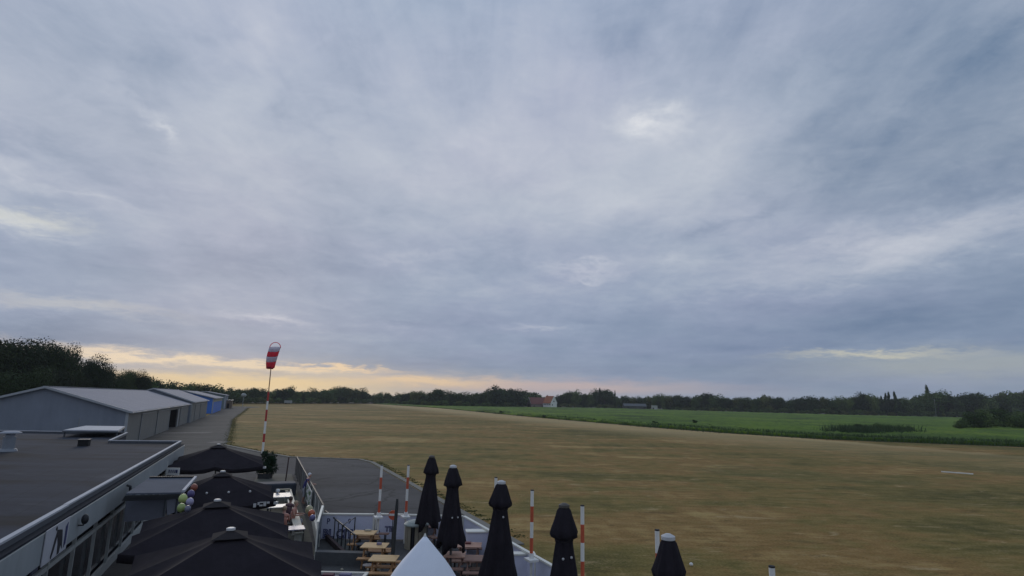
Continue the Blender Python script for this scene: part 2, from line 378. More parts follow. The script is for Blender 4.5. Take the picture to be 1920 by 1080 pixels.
for j in range(NT + 1):
    tt = (j / NT) ** 2.2
    for i in range(NS + 1):
        a, b = poly_at(near, i / NS), poly_at(far, i / NS)
        x = a[0] + (b[0] - a[0]) * tt; y = a[1] + (b[1] - a[1]) * tt
        n_ = noise.noise(Vector((x * .35, y * .35, 0))); n2 = noise.noise(Vector((x * 1.3, y * 1.3, 3)))
        z = .60 + .30 * n_ + .34 * n2
        if j == 0 or j == NT: z = -.05
        if j == 1: z *= .5
        vs.append((x, y, z))
for j in range(NT):
    for i in range(NS):
        a = j * (NS + 1) + i; fs.append((a, a + 1, a + NS + 2, a + NS + 1))
cb.add(vs, fs); M_CROP = crop_material()
o = cb.build('green_crop', M_CROP, smooth=True); tag(o, 'bright green leafy crop growing in the long field beyond the airfield', 'crop', kind='stuff')
# bare soil line along the crop edge, pale verge under the treeline
M_SOIL = mat('bare_soil', (.10, .065, .038), .95, .3, .8, .2)
sb = MB(); vb = MB()
for i in range(60):
    a, b = poly_at(near, i / 60), poly_at(near, (i + 1) / 60)
    k0 = 1.2 + .8 * noise.noise(Vector((a[0] * .1, a[1] * .1, 5)))
    sb.add([(a[0] - 1.2 * k0, a[1] - .8 * k0, .006), (b[0] - 1.3, b[1] - .9, .006), (b[0] + 1.5, b[1] + 1.2, .006), (a[0] + 1.5, a[1] + 1.2, .006)], [(0, 1, 2, 3)])
    a, b = poly_at(far, i / 60), poly_at(far, (i + 1) / 60)
    vb.add([(a[0], a[1] - 3.5, .62), (b[0], b[1] - 3.5, .62), (b[0], b[1] + .5, .55), (a[0], a[1] + .5, .55)], [(0, 1, 2, 3)])
tag(sb.build('soil_edge', M_SOIL), kind='structure')
wfl = MB(); wfl.add([(-200, 420, .010), (-125, 558, .010)] + [(x, y + 1, .010) for x, y in far[1:]] + [(900, 430, .010), (900, 900, .010), (-400, 900, .010), (-400, 420, .010)], [tuple(range(len(far) + 5))]); tag(wfl.build('wood_floor', mat('leaf_litter', (.022, .022, .014), .95, .3, .2)), kind='structure')
tag(vb.build('field_verge', mat('pale_verge', (.19, .17, .10), .95, .25, .3)), kind='structure')

# ================================================================ VEGETATION
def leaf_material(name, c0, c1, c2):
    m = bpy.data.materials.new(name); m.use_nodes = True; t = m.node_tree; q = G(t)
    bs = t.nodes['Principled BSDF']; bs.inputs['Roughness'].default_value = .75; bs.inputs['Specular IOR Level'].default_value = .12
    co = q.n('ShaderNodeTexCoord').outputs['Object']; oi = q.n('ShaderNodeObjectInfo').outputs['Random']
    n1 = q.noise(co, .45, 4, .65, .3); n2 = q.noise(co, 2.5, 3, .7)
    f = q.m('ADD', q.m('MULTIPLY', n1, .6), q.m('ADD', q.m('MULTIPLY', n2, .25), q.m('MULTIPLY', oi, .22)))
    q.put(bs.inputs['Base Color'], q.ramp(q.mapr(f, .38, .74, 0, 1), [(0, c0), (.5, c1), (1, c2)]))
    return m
M_LEAF = leaf_material('dark_leaves', (.012, .021, .011), (.036, .060, .022), (.082, .112, .036))
M_LEAF2 = leaf_material('mid_leaves', (.022, .040, .015), (.070, .114, .034), (.145, .185, .054))
M_LEAF3 = leaf_material('olive_leaves', (.038, .048, .016), (.104, .122, .036), (.175, .185, .060))
M_LEAFG = leaf_material('deep_green_leaves', (.014, .026, .012), (.030, .050, .018), (.062, .085, .026))
M_BARK = mat('bark', (.055, .045, .035), .95, .3, 3, .4)

def crown_mb(rx, rz, zc, n, leaf, seed, lobes=9, kind='round'):
    """thousands of small leaf faces spread through several overlapping lobes"""
    rnd = random.Random(seed); L = []
    for k in range(lobes):
        a = rnd.uniform(0, 2 * PI); r_ = rnd.uniform(.15, .72) * rx; hz = rnd.uniform(-.62, .72)
        if kind == 'spire': r_ *= .35; hz = rnd.uniform(-.95, .95)
        sc_l = rnd.uniform(.30, .52)
        if kind == 'spire': sc_l = .34 + .30 * (1 - abs(hz))
        L.append((Vector((r_ * math.cos(a), r_ * math.sin(a), zc + hz * rz)), sc_l * rx * (1.1 if kind != 'spire' else 1.0), sc_l * rz * (.95 if kind != 'spire' else .55)))
    if kind != 'spire': L.append((Vector((0, 0, zc)), rx * .66, rz * .74))
    mb = MB(); vs = []; fs = []
    for i in range(n):
        c, lx, lz = L[rnd.randrange(len(L))]
        d = Vector((rnd.gauss(0, 1), rnd.gauss(0, 1), rnd.gauss(0, 1))).normalized()
        k = rnd.uniform(.62, 1.06) if rnd.random() < .85 else rnd.uniform(1.0, 1.22)
        p = c + Vector((d.x * lx * k, d.y * lx * k, d.z * lz * k))
        if p.z < .15: p.z = rnd.uniform(.15, .6)
        s_ = leaf * rnd.uniform(.6, 1.5)
        nrm = (d + Vector((rnd.gauss(0, .5), rnd.gauss(0, .5), rnd.gauss(.3, .5)))).normalized()
        u = nrm.cross(Vector((rnd.gauss(0, 1), rnd.gauss(0, 1), rnd.gauss(0, 1)))).normalized(); v = nrm.cross(u)
        b = len(vs)
        vs += [p + u * s_, p + v * s_ * .7, p - u * s_ * .8, p - v * s_ * .75]; fs.append((b, b + 1, b + 2, b + 3))
    mb.add(vs, fs); return mb
def trunk_mb(h, r0, rnd, spread):
    t = MB(); t.tube([(0, 0, -.1), (.05, .03, h * .3), (.1 * rnd.uniform(-1, 1), .1, h * .62)], [r0, r0 * .75, r0 * .45], 8)
    for k in range(5):
        a = 2 * PI * k / 5 + rnd.uniform(-.4, .4); z0 = h * rnd.uniform(.28, .5)
        t.tube([(0, 0, z0), (math.cos(a) * spread * .35, math.sin(a) * spread * .35, z0 + h * .16), (math.cos(a) * spread * .62, math.sin(a) * spread * .62, z0 + h * .34)], [r0 * .4, r0 * .25, r0 * .1], 6)
    return t
# unit prototypes: height 10 m, meshes shared by all copies
def proto_meshes(leafmat, n, leaf, seed, kind='round', rx=4.2):
    rnd = random.Random(seed + 50)
    if kind == 'spire': cm = crown_mb(1.35, 4.9, 5.1, n, leaf, seed, 16, 'spire')
    elif kind == 'bush': cm = crown_mb(5.0, 4.6, 4.9, n, leaf, seed, 12)
    else: cm = crown_mb(rx, 4.9, 5.1, n, leaf, seed, 16)
    return cm, trunk_mb(9.0, .28, rnd, rx)
def far_mesh(name, leafmat, n, leaf, seed, kind='round', rx=4.2):
    cm, tm = proto_meshes(leafmat, n, leaf, seed, kind, rx)
    cm.cur = 1; cm.add(tm.v, tm.f); return cm.mesh(name, [leafmat, M_BARK])
BUSHL = None
FAR = [far_mesh('tree', l, 2600, .30, 100 + i, 'round', rx) for i, (l, rx) in enumerate([(M_LEAF, 4.2), (M_LEAF, 4.8), (M_LEAF2, 4.0), (M_LEAF2, 4.6), (M_LEAF3, 3.9), (M_LEAF, 5.2), (M_LEAF2, 5.0)])]
BUSH = [far_mesh('bush', l, 4200, .24, 200 + i, 'bush') for i, l in enumerate([M_LEAF2, M_LEAF3, M_LEAFG, M_LEAF2])]
SPIRE = far_mesh('spire_tree', M_LEAF, 2200, .22, 300, 'spire')
NEARC = []
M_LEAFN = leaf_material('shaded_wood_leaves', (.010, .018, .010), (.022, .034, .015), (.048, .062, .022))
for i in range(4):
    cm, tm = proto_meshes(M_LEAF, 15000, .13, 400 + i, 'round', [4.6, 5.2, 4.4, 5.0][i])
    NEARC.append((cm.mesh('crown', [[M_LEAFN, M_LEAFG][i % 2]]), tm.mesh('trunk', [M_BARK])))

def place(mesh, name, x, y, h, wd=1.0, rz=None, z=0):
    o = bpy.data.objects.new(name, mesh); col.objects.link(o); s_ = h / 10.0
    o.location = (x, y, z); o.scale = (s_ * wd, s_ * wd, s_); o.rotation_euler = (0, 0, random.uniform(0, 6.28) if rz is None else rz)
    return o
def zat(px, py, Yd):   # height of the world point seen there at that depth
    return atY(px, py, Yd).z

# far treeline: skyline samples (px, top py)
SKY = [(430,728),(445,731),(470,727),(490,729),(515,731),(540,727),(560,731),(580,728),(600,730),(625,727),(650,726),(680,729),(700,736),(715,737),(735,737),(760,736),(775,733),(800,735),(820,728),(840,737),(855,735),(880,737),(905,737),(920,728),(940,724),(955,735),(970,729),(985,733),(1000,731),(1020,740),(1040,741),(1060,736),(1075,730),(1090,737),(1110,735),(1125,732),(1140,729),(1155,745),(1170,741),(1200,745),(1220,741),(1235,736),(1250,743),(1275,740),(1300,744),(1315,737),(1330,740),(1350,743),(1375,743),(1400,745),(1425,741),(1440,743),(1460,746),(1475,749),(1500,744),(1520,745),(1560,748),(1575,747),(1600,741),(1615,739),(1635,741),(1650,747),(1690,743),(1705,747),(1715,749),(1725,736),(1737,735),(1755,736),(1775,739),(1790,744),(1810,739),(1830,741),(1845,743),(1870,740),(1890,736),(1910,736),(1935,734),(1960,732),(2000,730)]
BASE = [(430,380),(560,450),(700,560),(820,470),(960,515),(1000,575),(1100,600),(1220,585),(1350,530),(1560,488),(1720,500),(1800,492),(2000,480)]
def itp(tb, x):
    for (a, b), (c, d) in zip(tb, tb[1:]):
        if a <= x <= c: return b + (d - b) * (x - a) / (c - a)
    return tb[0][1] if x < tb[0][0] else tb[-1][1]
rnd = random.Random(3)
ORD = ['first','second','third','fourth','fifth','sixth','seventh','eighth','ninth','tenth','eleventh','twelfth','thirteenth','fourteenth','fifteenth','sixteenth','seventeenth','eighteenth','nineteenth','twentieth','twenty-first','twenty-second']
SEG = [(500, 'low dark treeline left of the windsock pole'), (610, 'treeline just right of the windsock pole'), (712, 'wooded bank right of the windsock'), (812, 'low hedge trees over the tip of the green field'), (905, 'hedge trees left of the farmhouse clump'),
       (1000, 'tall clump left of the red roofed farmhouse'), (1150, 'row right of the white farmhouse'), (1300, 'trees by the low grey barn and white shed'), (1420, 'wood behind the lone round field shrub'), (1560, 'wood above the middle of the green field'),
       (1650, 'wood over the tall grass stand'), (1790, 'wood under the tallest spire top'), (2000, 'wood behind the big right hand bushes')]
front = []
px = 432.0
while px < 1990:
    Yd = itp(BASE, px) + rnd.uniform(0, 14); top = itp(SKY, px) + rnd.uniform(-1.6, 2.6); h = max(4.5, zat(px, top, Yd))
    if not (992 < px < 1046): front.append((px, Yd, h))
    px += rnd.uniform(11, 16)
cnt = {}
for px, Yd, h in front:
    sg = next(n_ for lim, n_ in SEG if px < lim); cnt[sg] = cnt.get(sg, 0) + 1; k_ = rnd.randrange(len(FAR)); p = atY(px, 740, Yd); wd = rnd.uniform(.8, 1.15)
    shade = ['dark', 'dark', 'mid green', 'mid green', 'olive', 'broad dark', 'broad green'][k_]
    tag(place(FAR[k_], 'tree', p.x, Yd, h * 1.02, wd), '%s tree, %s in the %s' % (shade, ORD[cnt[sg] - 1], sg), 'tree', 'front trees of the far treeline')
def merged(name, metas, mats, label, cat):
    """far-off mass of foliage as one mesh: leaf faces of many crowns"""
    mb = MB()
    for (x, y, h, wd, cm, mi_) in metas:
        a = rnd.uniform(0, 6.28); cs, sn = math.cos(a) * h / 10 * wd, math.sin(a) * h / 10 * wd; b = len(mb.v)
        mb.v += [(x + cs * v[0] - sn * v[1], y + sn * v[0] + cs * v[1], v[2] * h / 10) for v in cm.v]
        mb.f += [[b + i for i in f] for f in cm.f]; mb.mi += [mi_] * len(cm.f)
    return tag(mb.build(name, mats), label, cat, kind='stuff')
LOWC = [crown_mb(4.8, 4.9, 5.0, 900, .52, 500 + i, 16) for i in range(4)]; LOWB = [crown_mb(5.0, 4.8, 4.9, 420, .62, 520 + i, 12) for i in range(4)]
metas = []; px = 425.0
while px < 2010:
    for r_ in range(2):
        Y2 = itp(BASE, px) + 14 + r_ * 16 + rnd.uniform(0, 10); qx = px + rnd.uniform(-3, 3); p2 = atY(qx, 740, Y2)
        metas.append((p2.x, Y2, max(4.5, zat(qx, itp(SKY, qx) + rnd.uniform(3.0, 7.0), Y2)), rnd.uniform(1.0, 1.4), LOWC[rnd.randrange(4)], rnd.randrange(2)))
    px += 11
merged('distant_wood', metas, [M_LEAF, M_LEAF2], 'dark mass of foliage filling the wood behind the front trees of the far treeline', 'wood')
metas = []; px = 434.0
while px < 1985:
    if not (984 < px < 1056) and not (1212 < px < 1238):
        Yd = itp(BASE, px) - rnd.uniform(0, 7); p = atY(px, 740, Yd); hh = rnd.uniform(2.6, 5.2) if px < 1150 or px > 1212 else 2.2
        metas.append((p.x, Yd, hh, rnd.uniform(1.1, 1.8), LOWB[rnd.randrange(4)], rnd.choice((0, 1, 1, 2))))
    px += rnd.uniform(5, 9)
merged('scrub', metas, [M_LEAF, M_LEAF2, M_LEAF3], 'low ragged scrub along the foot of the far treeline', 'scrub')
# single trees that stand out
for (px, ty, Yd, wd, lab) in [(1153,734,560,.55,'very slender pointed dark tree standing alone right of the farmhouse trees'), (1124,729,590,.8,'short pointed tree top poking above the trees right of the farmhouse'),
        (1660,739,490,.8,'leftmost slender pointed tree of the group in the right hand wood'), (1666,737,492,.75,'middle slender pointed tree of the group in the right hand wood'), (1677,736,489,.8,'rightmost slender pointed tree of the group in the right hand wood'), (1652,744,493,.8,'shortest slender pointed tree of the group in the right hand wood'), (1739,725,520,.75,'tallest spire shaped tree top rising above the right hand wood')]:
    p = atY(px, 740, Yd); tag(place(SPIRE, 'pointed_tree', p.x, Yd, zat(px, ty, Yd), wd), lab, 'tree')
# big bushes at the right edge, standing in the crop
for (px, ty, Yd, wd, k, lab) in [(1800,781,188,1.2,0,'small low bush at the left end of the big right hand bushes'), (1822,768,196,1.25,3,'broad green bush second from the left of the right hand bushes'), (1850,763,204,1.25,0,'tallest mid green bush among the right hand bushes'),
        (1880,761,214,1.2,3,'round bush right of the tallest right hand bush'), (1912,766,206,1.2,3,'dark bush at the right edge of the picture'), (1946,764,216,1.3,0,'leafy bush cut off by the right edge of the picture')]:
    p = atY(px, 780, Yd); h = zat(px, ty, Yd); tag(place(BUSH[k], 'bush', p.x, Yd, h, wd), lab, 'bush')
# weeds at the crop edge
for (px, py, h, wd, lab) in [(1303,797,1.7,1.0,'round dark shrub alone at the edge of the green crop'), (1228,797,1.2,1.6,'low spreading shrub at the crop edge, left of the round one'), (1332,801,.9,1.0,'tiny shrub at the crop edge right of the round one'),
                        (1392,808,.9,1.8,'faint low weed patch at the crop edge in the middle'), (940,776,1.5,1.6,'low dark shrub at the far crop edge in front of the farmhouse clump'), (1020,784,1.2,1.5,'low shrub at the crop edge below the farmhouse')]:
    p = at(px, py); tag(place(BUSH[2], 'shrub', p.x, p.y, h, wd), lab, 'shrub')
# tall dark grass stand: blades
def tuft_field(name, spots, hmin, hmax, n, m, label, cat):
    mb = MB(); r2 = random.Random(len(spots) * 7 + n); vs = []; fs = []
    for i in range(n):
        c, sx, sy = spots[r2.randrange(len(spots))]
        x = c[0] + r2.gauss(0, sx); y = c[1] + r2.gauss(0, sy); h = hmin + (hmax - hmin) * r2.random() ** 2; a = r2.uniform(0, PI); w_ = r2.uniform(.03, .08)
        dx, dy = math.cos(a) * w_, math.sin(a) * w_; lx, ly = r2.gauss(0, .22) * h, r2.gauss(0, .22) * h; b = len(vs)
        vs += [(x - dx, y - dy, 0), (x + dx, y + dy, 0), (x + lx * .4 + dx * .8, y + ly * .4 + dy * .8, h * .6), (x + lx, y + ly, h), (x + lx * .4 - dx * .8, y + ly * .4 - dy * .8, h * .6)]
        fs.append((b, b + 1, b + 2, b + 3, b + 4))
    mb.add(vs, fs); return tag(mb.build(name, m), label, cat, kind='stuff')
M_REED = mat('reed_green', (.045, .082, .028), .85, .3, .5)
M_WEED = mat('weed_green', (.050, .090, .030), .85, .35, .3)
sp = [(at(px, py), 1.9, 2.6) for px, py in [(1580,814),(1600,815),(1620,815),(1640,814),(1665,813),(1690,812),(1610,812),(1650,811)]]
tuft_field('tall_grass', sp, .6, 2.6, 6500, M_REED, 'stand of tall dark grass along the edge of the green crop', 'tall grass')
for (px, py, h, wd, k_, lab) in [(1586,813,2.0,1.5,0,'dark shrub at the left end of the tall grass stand'), (1618,814,2.5,1.4,2,'larger dark shrub left of centre in the tall grass stand'), (1648,813,2.9,1.2,0,'tallest shrub near the middle of the tall grass stand'), (1672,812,2.1,1.5,0,'low dark shrub right of centre in the tall grass stand'), (1702,810,1.7,1.8,3,'small greener shrub at the right end of the tall grass stand')]:
    p = at(px, py); tag(place(BUSH[k_], 'shrub', p.x, p.y, h, wd), lab, 'shrub')
sp = []
for i in range(46):
    a = poly_at(near, .18 + .8 * i / 46); sp.append(((a[0] + 1.5, a[1] + 1.6), 2.2, 1.3))
tuft_field('edge_weeds', sp, .3, 1.5, 16000, M_WEED, 'ragged green weeds lining the near edge of the crop', 'weeds')

# near trees on the left, behind the hangars
def near_tree(px, ty, Yd, wd, k, lab, base=0):
    h = zat(px, ty, Yd) * 1.02; p = atY(px, 740, Yd); e = empty('leafy_tree', (p.x, Yd, 0), lab, 'tree')
    s_ = h / 10; e.rotation_euler = (0, 0, random.uniform(0, 6)); e.scale = (s_ * wd, s_ * wd, s_)
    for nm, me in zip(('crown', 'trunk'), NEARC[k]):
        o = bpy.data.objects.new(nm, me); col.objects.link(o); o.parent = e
for t_ in [(-50,640,116,.85,0,'tall dark tree cut off by the left edge, furthest left of all'), (-4,637,121,.85,1,'tall broad dark tree right at the left edge'), (32,638,128,.7,2,'second tall dark tree from the left edge'),
           (62,643,133,.6,1,'third tall dark tree from the left edge, slightly lower'), (88,645,136,.6,3,'tall round headed tree above the ridge end of the nearest hangar'), (107,651,140,.5,0,'rightmost of the tall dark trees before the skyline drops'), (126,668,143,.45,2,'narrow tree on the right shoulder of the tall dark group'),
           (46,690,114,.9,3,'lower dark tree in front of the tall group at the left'), (98,696,122,.8,0,'low tree in front of the narrow shoulder tree'), (152,678,152,.6,1,'left half of the rounded pair above the nearest hangar roof'),
           (174,671,155,.65,3,'right and taller one of the rounded pair above the hangar roof'), (192,684,160,.55,2,'darker tree just right of the rounded pair above the hangar roof'), (140,706,146,.7,0,'low dark tree filling the dip above the hangar roof'),
           (231,695,178,.6,1,'small tree in the low row above the middle of the hangar roof'), (249,698,182,.6,0,'second small tree of the low row above the hangar roof'), (268,701,188,.65,2,'rightmost tree of the low row above the hangar roof'), (210,698,170,.55,3,'low tree between the rounded pair and the low row'),
           (6,700,110,1.0,1,'low dark undergrowth tree at the left edge'), (287,714,215,.7,0,'small tree where the low row steps down behind the second hangar')]:
    if t_[0] > -90: near_tree(*t_)
ORD2 = ['third', 'fourth', 'fifth', 'sixth', 'seventh', 'eighth', 'ninth', 'tenth', 'eleventh', 'twelfth', 'second', 'first']
for i, (px, ty, Yd) in enumerate([(305,715,240),(318,718,250),(333,717,258),(348,721,268),(362,721,280),(380,723,300),(396,722,310),(412,726,330),(428,730,350),(440,731,360),(275,712,205),(246,708,190)]):
    p = atY(px, 740, Yd); tag(place(FAR[i % 7], 'tree', p.x, Yd, zat(px, ty, Yd) * 1.03, 1.0), 'small dark tree, %s in the row descending behind the hangar roofs' % ORD2[i], 'tree', 'trees descending behind the hangars')

# ================================================================ BUILDINGS
def ribbed(name, c, rough=.5, scale=1.0, axis='X', bump=.35, metal=0, var=.08):
    m = bpy.data.materials.new(name); m.use_nodes = True; t = m.node_tree; q = G(t)
    bs = t.nodes['Principled BSDF']; bs.inputs['Roughness'].default_value = rough; bs.inputs['Metallic'].default_value = metal
    co = q.n('ShaderNodeTexCoord').outputs['Object']
    wv = q.n('ShaderNodeTexWave', wave_type='BANDS', bands_direction=axis); q.put(wv.inputs[0], co); wv.inputs['Scale'].default_value = scale
    n1 = q.noise(co, .5, 5, .6, .3)
    str_ = q.n('ShaderNodeMapping'); q.put(str_.inputs[0], co); str_.inputs['Scale'].default_value = (1.2, 1.2, .12)
    n2 = q.noise(str_.outputs[0], 1.5, 5, .65)
    f = q.mapr(q.m('ADD', q.m('MULTIPLY', n1, .5), q.m('MULTIPLY', n2, .5)), .35, .65, 0, 1)
    cc = q.mix(f, tuple(x * (1 - var * 1.6) for x in c), tuple(x * (1 + var) for x in c))
    cc = q.mix(q.m('MULTIPLY', wv.outputs['Fac'], .12), cc, tuple(x * .6 for x in c))
    q.put(bs.inputs['Base Color'], cc)
    bp = q.n('ShaderNodeBump'); bp.inputs['Strength'].default_value = bump; bp.inputs['Distance'].default_value = .03
    q.put(bp.inputs['Height'], wv.outputs['Fac']); t.links.new(bp.outputs[0], bs.inputs['Normal']); return m
HD = Vector((-.39, .92, 0)).normalized(); HP = Vector((-HD.y, HD.x, 0))   # along / to the left
P0 = Vector((-52.35, 87.61, 0)); HRZ = math.atan2(HD.y, HD.x)
M_WALLG = ribbed('grey_cladding', (.20, .225, .27), .8, 1.6, 'X', .2)
M_WALLB = ribbed('beige_cladding', (.165, .165, .155), .6, 1.6, 'X', .2)
M_ROOFM = ribbed('metal_roof', (.20, .215, .27), .8, 1.4, 'X', .3)
M_TRIM = mat('light_trim', (.34, .36, .38), .5, .1, 2)
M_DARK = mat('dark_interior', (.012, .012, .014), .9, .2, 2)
M_BLUE = ribbed('blue_cladding', (.04, .17, .60), .5, 1.6, 'X', .2)
M_YEL = mat('yellowish_trim', (.30, .29, .20), .6, .15, 2)
# local frame: x along HD (away), y to the left (HP), origin at the near front corner on the ground
def hangar(name, t0, length, half, eave, ridge, off, wallm_side, wallm_gable, roofm, label, doors=(), opening=None, over=.35):
    org = P0 + HD * t0 + HP * off
    e = empty(name, org, label, 'hangar', rz=HRZ); W = half * 2; L = length
    g_ = MB(); g_.add([(0, 0, 0), (0, W, 0), (0, W, eave), (0, half, ridge), (0, 0, eave), (.15, 0, 0), (.15, W, 0), (.15, W, eave), (.15, half, ridge), (.15, 0, eave)],
          [(4, 3, 2, 1, 0), (5, 6, 7, 8, 9), (0, 1, 6, 5), (1, 2, 7, 6), (4, 0, 5, 9)]); g_.build('gable_wall', wallm_gable, e)
    g2 = MB(); g2.add([(L, 0, 0), (L, W, 0), (L, W, eave), (L, half, ridge), (L, 0, eave)], [(0, 1, 2, 3, 4)]); g2.build('gable_wall', wallm_gable, e)
    s_ = MB()
    if opening:
        a, b, hh = opening
        s_.box(((a + .155) / 2, .075, eave / 2), (a - .155, .15, eave)); s_.box(((b + L) / 2, .075, eave / 2), (L - b, .15, eave)); s_.box(((a + b) / 2, .075, (hh + eave) / 2), (b - a, .15, eave - hh))
    else: s_.box(((L + .155) / 2, .075, eave / 2), (L - .155, .15, eave))
    s_.box((L / 2, W - .075, eave / 2), (L - .31, .15, eave)); s_.build('side_wall', wallm_side, e)
    if opening:
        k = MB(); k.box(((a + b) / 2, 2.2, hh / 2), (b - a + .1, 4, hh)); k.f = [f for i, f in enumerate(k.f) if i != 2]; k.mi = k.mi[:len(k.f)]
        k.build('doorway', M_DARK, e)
        fr = MB(); fr.box((a - .06, -.03, hh / 2), (.12, .08, hh)); fr.box((b + .35, -.06, hh / 2), (.7, .05, hh)); fr.build('door_frame', M_TRIM, e)
    rf = MB(); sl = (ridge - eave) / half; tk = .12
    for sgn in (0, 1):
        y0 = -over if sgn == 0 else W + over; z0 = eave - over * sl
        A = [(-over, y0, z0 + .05), (L + over, y0, z0 + .05), (L + over, half, ridge + .05), (-over, half, ridge + .05)]
        if sgn: A = A[::-1]
        B = [(x, y, z + tk) for x, y, z in A]
        rf.add(A + B, [(3, 2, 1, 0), (4, 5, 6, 7), (0, 1, 5, 4), (1, 2, 6, 5), (2, 3, 7, 6), (3, 0, 4, 7)])
    rf.build('roof', roofm, e)
    tr = MB()
    z0 = eave - over * sl
    tr.beam((-over - .04, -over - .02, z0 + .08), (-over - .04, half, ridge + .10), .06, .24); tr.beam((-over - .04, half, ridge + .10), (-over - .04, W + over, z0 + .08), .06, .24)
    tr.build('barge_board', M_TRIM, e)
    gt = MB(); gt.beam((-over, -over - .07, z0 + .04), (L + over, -over - .07, z0 + .04), .12, .13); gt.build('gutter', M_TRIM, e)
    rc = MB(); rc.beam((-over, half, ridge + .20), (L + over, half, ridge + .20), .4, .05); rc.build('ridge_cap', M_TRIM, e)
    cn = MB(); cn.box((-.02, .1, eave / 2), (.05, .3, eave - .1)); cn.build('corner_strip', M_TRIM, e)
    for (a, wd, hh) in doors:
        d = MB(); d.box((a, -.04, hh / 2 + .05), (wd, .07, hh)); dp = d.build('sliding_door', wallm_side, e)
        r_ = MB(); r_.beam((a - wd / 2, -.09, .1), (a - wd / 2, -.09, hh), .06, .04); r_.beam((a - wd / 2, -.09, hh + .1), (a + wd / 2, -.09, hh + .1), .05, .08); r_.build('door_rail', M_TRIM, dp)
    return e
hangar('hangar', -20.1, 62.6, 8.25, 3.95, 6.5, 0, M_WALLB, M_WALLG, M_ROOFM, 'nearest long grey hangar with pale metal gable roof and open dark doorway', doors=[(14, 11, 3.4), (27, 11, 3.4), (54, 10, 3.4)], opening=(34.8, 45.5, 3.3))
hangar('hangar', 43.8, 40.0, 7.6, 4.35, 6.95, -.5, M_WALLB, M_WALLG, M_ROOFM, 'second grey hangar, with light roof, between the nearest and the blue one', doors=[(12, 10, 3.6), (25, 10, 3.6)])
b3 = at(399, 775); t3 = (b3 - P0).dot(HD); o3 = (b3 - P0).dot(HP)
e3 = hangar('hangar', t3 - 3, 44, 9.0, 4.8, 6.9, o3, M_BLUE, M_BLUE, M_ROOFM, 'blue clad hangar with grey metal roof beyond the two grey ones', over=.5)
tb = MB(); tb.beam((.2, -.08, 4.1), (43.6, -.08, 4.1), .06, .9); tb.build('fascia_band', M_YEL, e3)
b4 = at(420, 766.5); t4 = (b4 - P0).dot(HD); o4 = (b4 - P0).dot(HP)
hangar('hangar', t4, 24, 8, 5.6, 7.0, o4, M_WALLG, ribbed('teal_cladding', (.13, .18, .19), .6, 1.6, 'X', .2), M_ROOFM, 'small blue grey building at the far end of the hangar row')
# small brick hut past the hangars and white roofs behind the blue hangar
def hut(name, px, py, wd, dp, h, wm, label, cat='building', rz=None, flat=True, doorm=None):
    p = at(px, py); e = empty(name, p, label, cat, rz=HRZ if rz is None else rz)
    w_ = MB(); w_.box((dp / 2, wd / 2, h / 2), (dp, wd, h)); w_.build('wall', wm, e)
    r_ = MB(); r_.box((dp / 2, wd / 2, h + .1), (dp + .6, wd + .6, .2)); r_.build('roof', M_TRIM, e)
    d = MB(); d.box((-.03, wd * .3, 1.05), (.06, .95, 2.1)); d.build('door', doorm or M_DARK, e)
    return e
hut('hut', 434, 765.5, 5, 7, 3.4, mat('hut_brick', (.20, .15, .11), .9, .25, 2), 'tiny brown hut at the far end of the hangar row')
hut('shed', 417, 771, 9, 6, 9.6, mat('shed_white', (.5, .52, .5), .7, .1, 2), 'white roofed shed peeping over the blue hangar') if False else None
p = atY(457, 741, 300); e = empty('water_tank', (p.x, 300, 0), 'round white tank on a thin mast in front of the far trees', 'tank')
k = MB(); k.sphere((0, 0, p.z), 1.35, 20, 12, (1, .8, .72)); k.build('drum', mat('tank_white', (.30, .33, .32), .5, .1, 1), e, smooth=True)
k = MB(); k.tube([(0, 0, 0), (0, 0, p.z - .8)], .12, 8); k.build('mast', M_TRIM, e)
p = at(540, 757.5); e = empty('small_trailer', (p.x, p.y, 0), 'small pale box trailer parked at the far end of the dry field', 'trailer')
k = MB(); k.box((0, 0, 1.5), (5.0, 2.2, 2.0)); k.build('body', mat('trailer_pale', (.28, .30, .30), .6, .12, 1), e, bevel=.15)
for sx in (-1, 1):
    k = MB(); k.tube([(sx * 1.2, -1.16, .42), (sx * 1.2, -1.0, .42)], .42, 14); k.build('wheel', M_DARK, e)

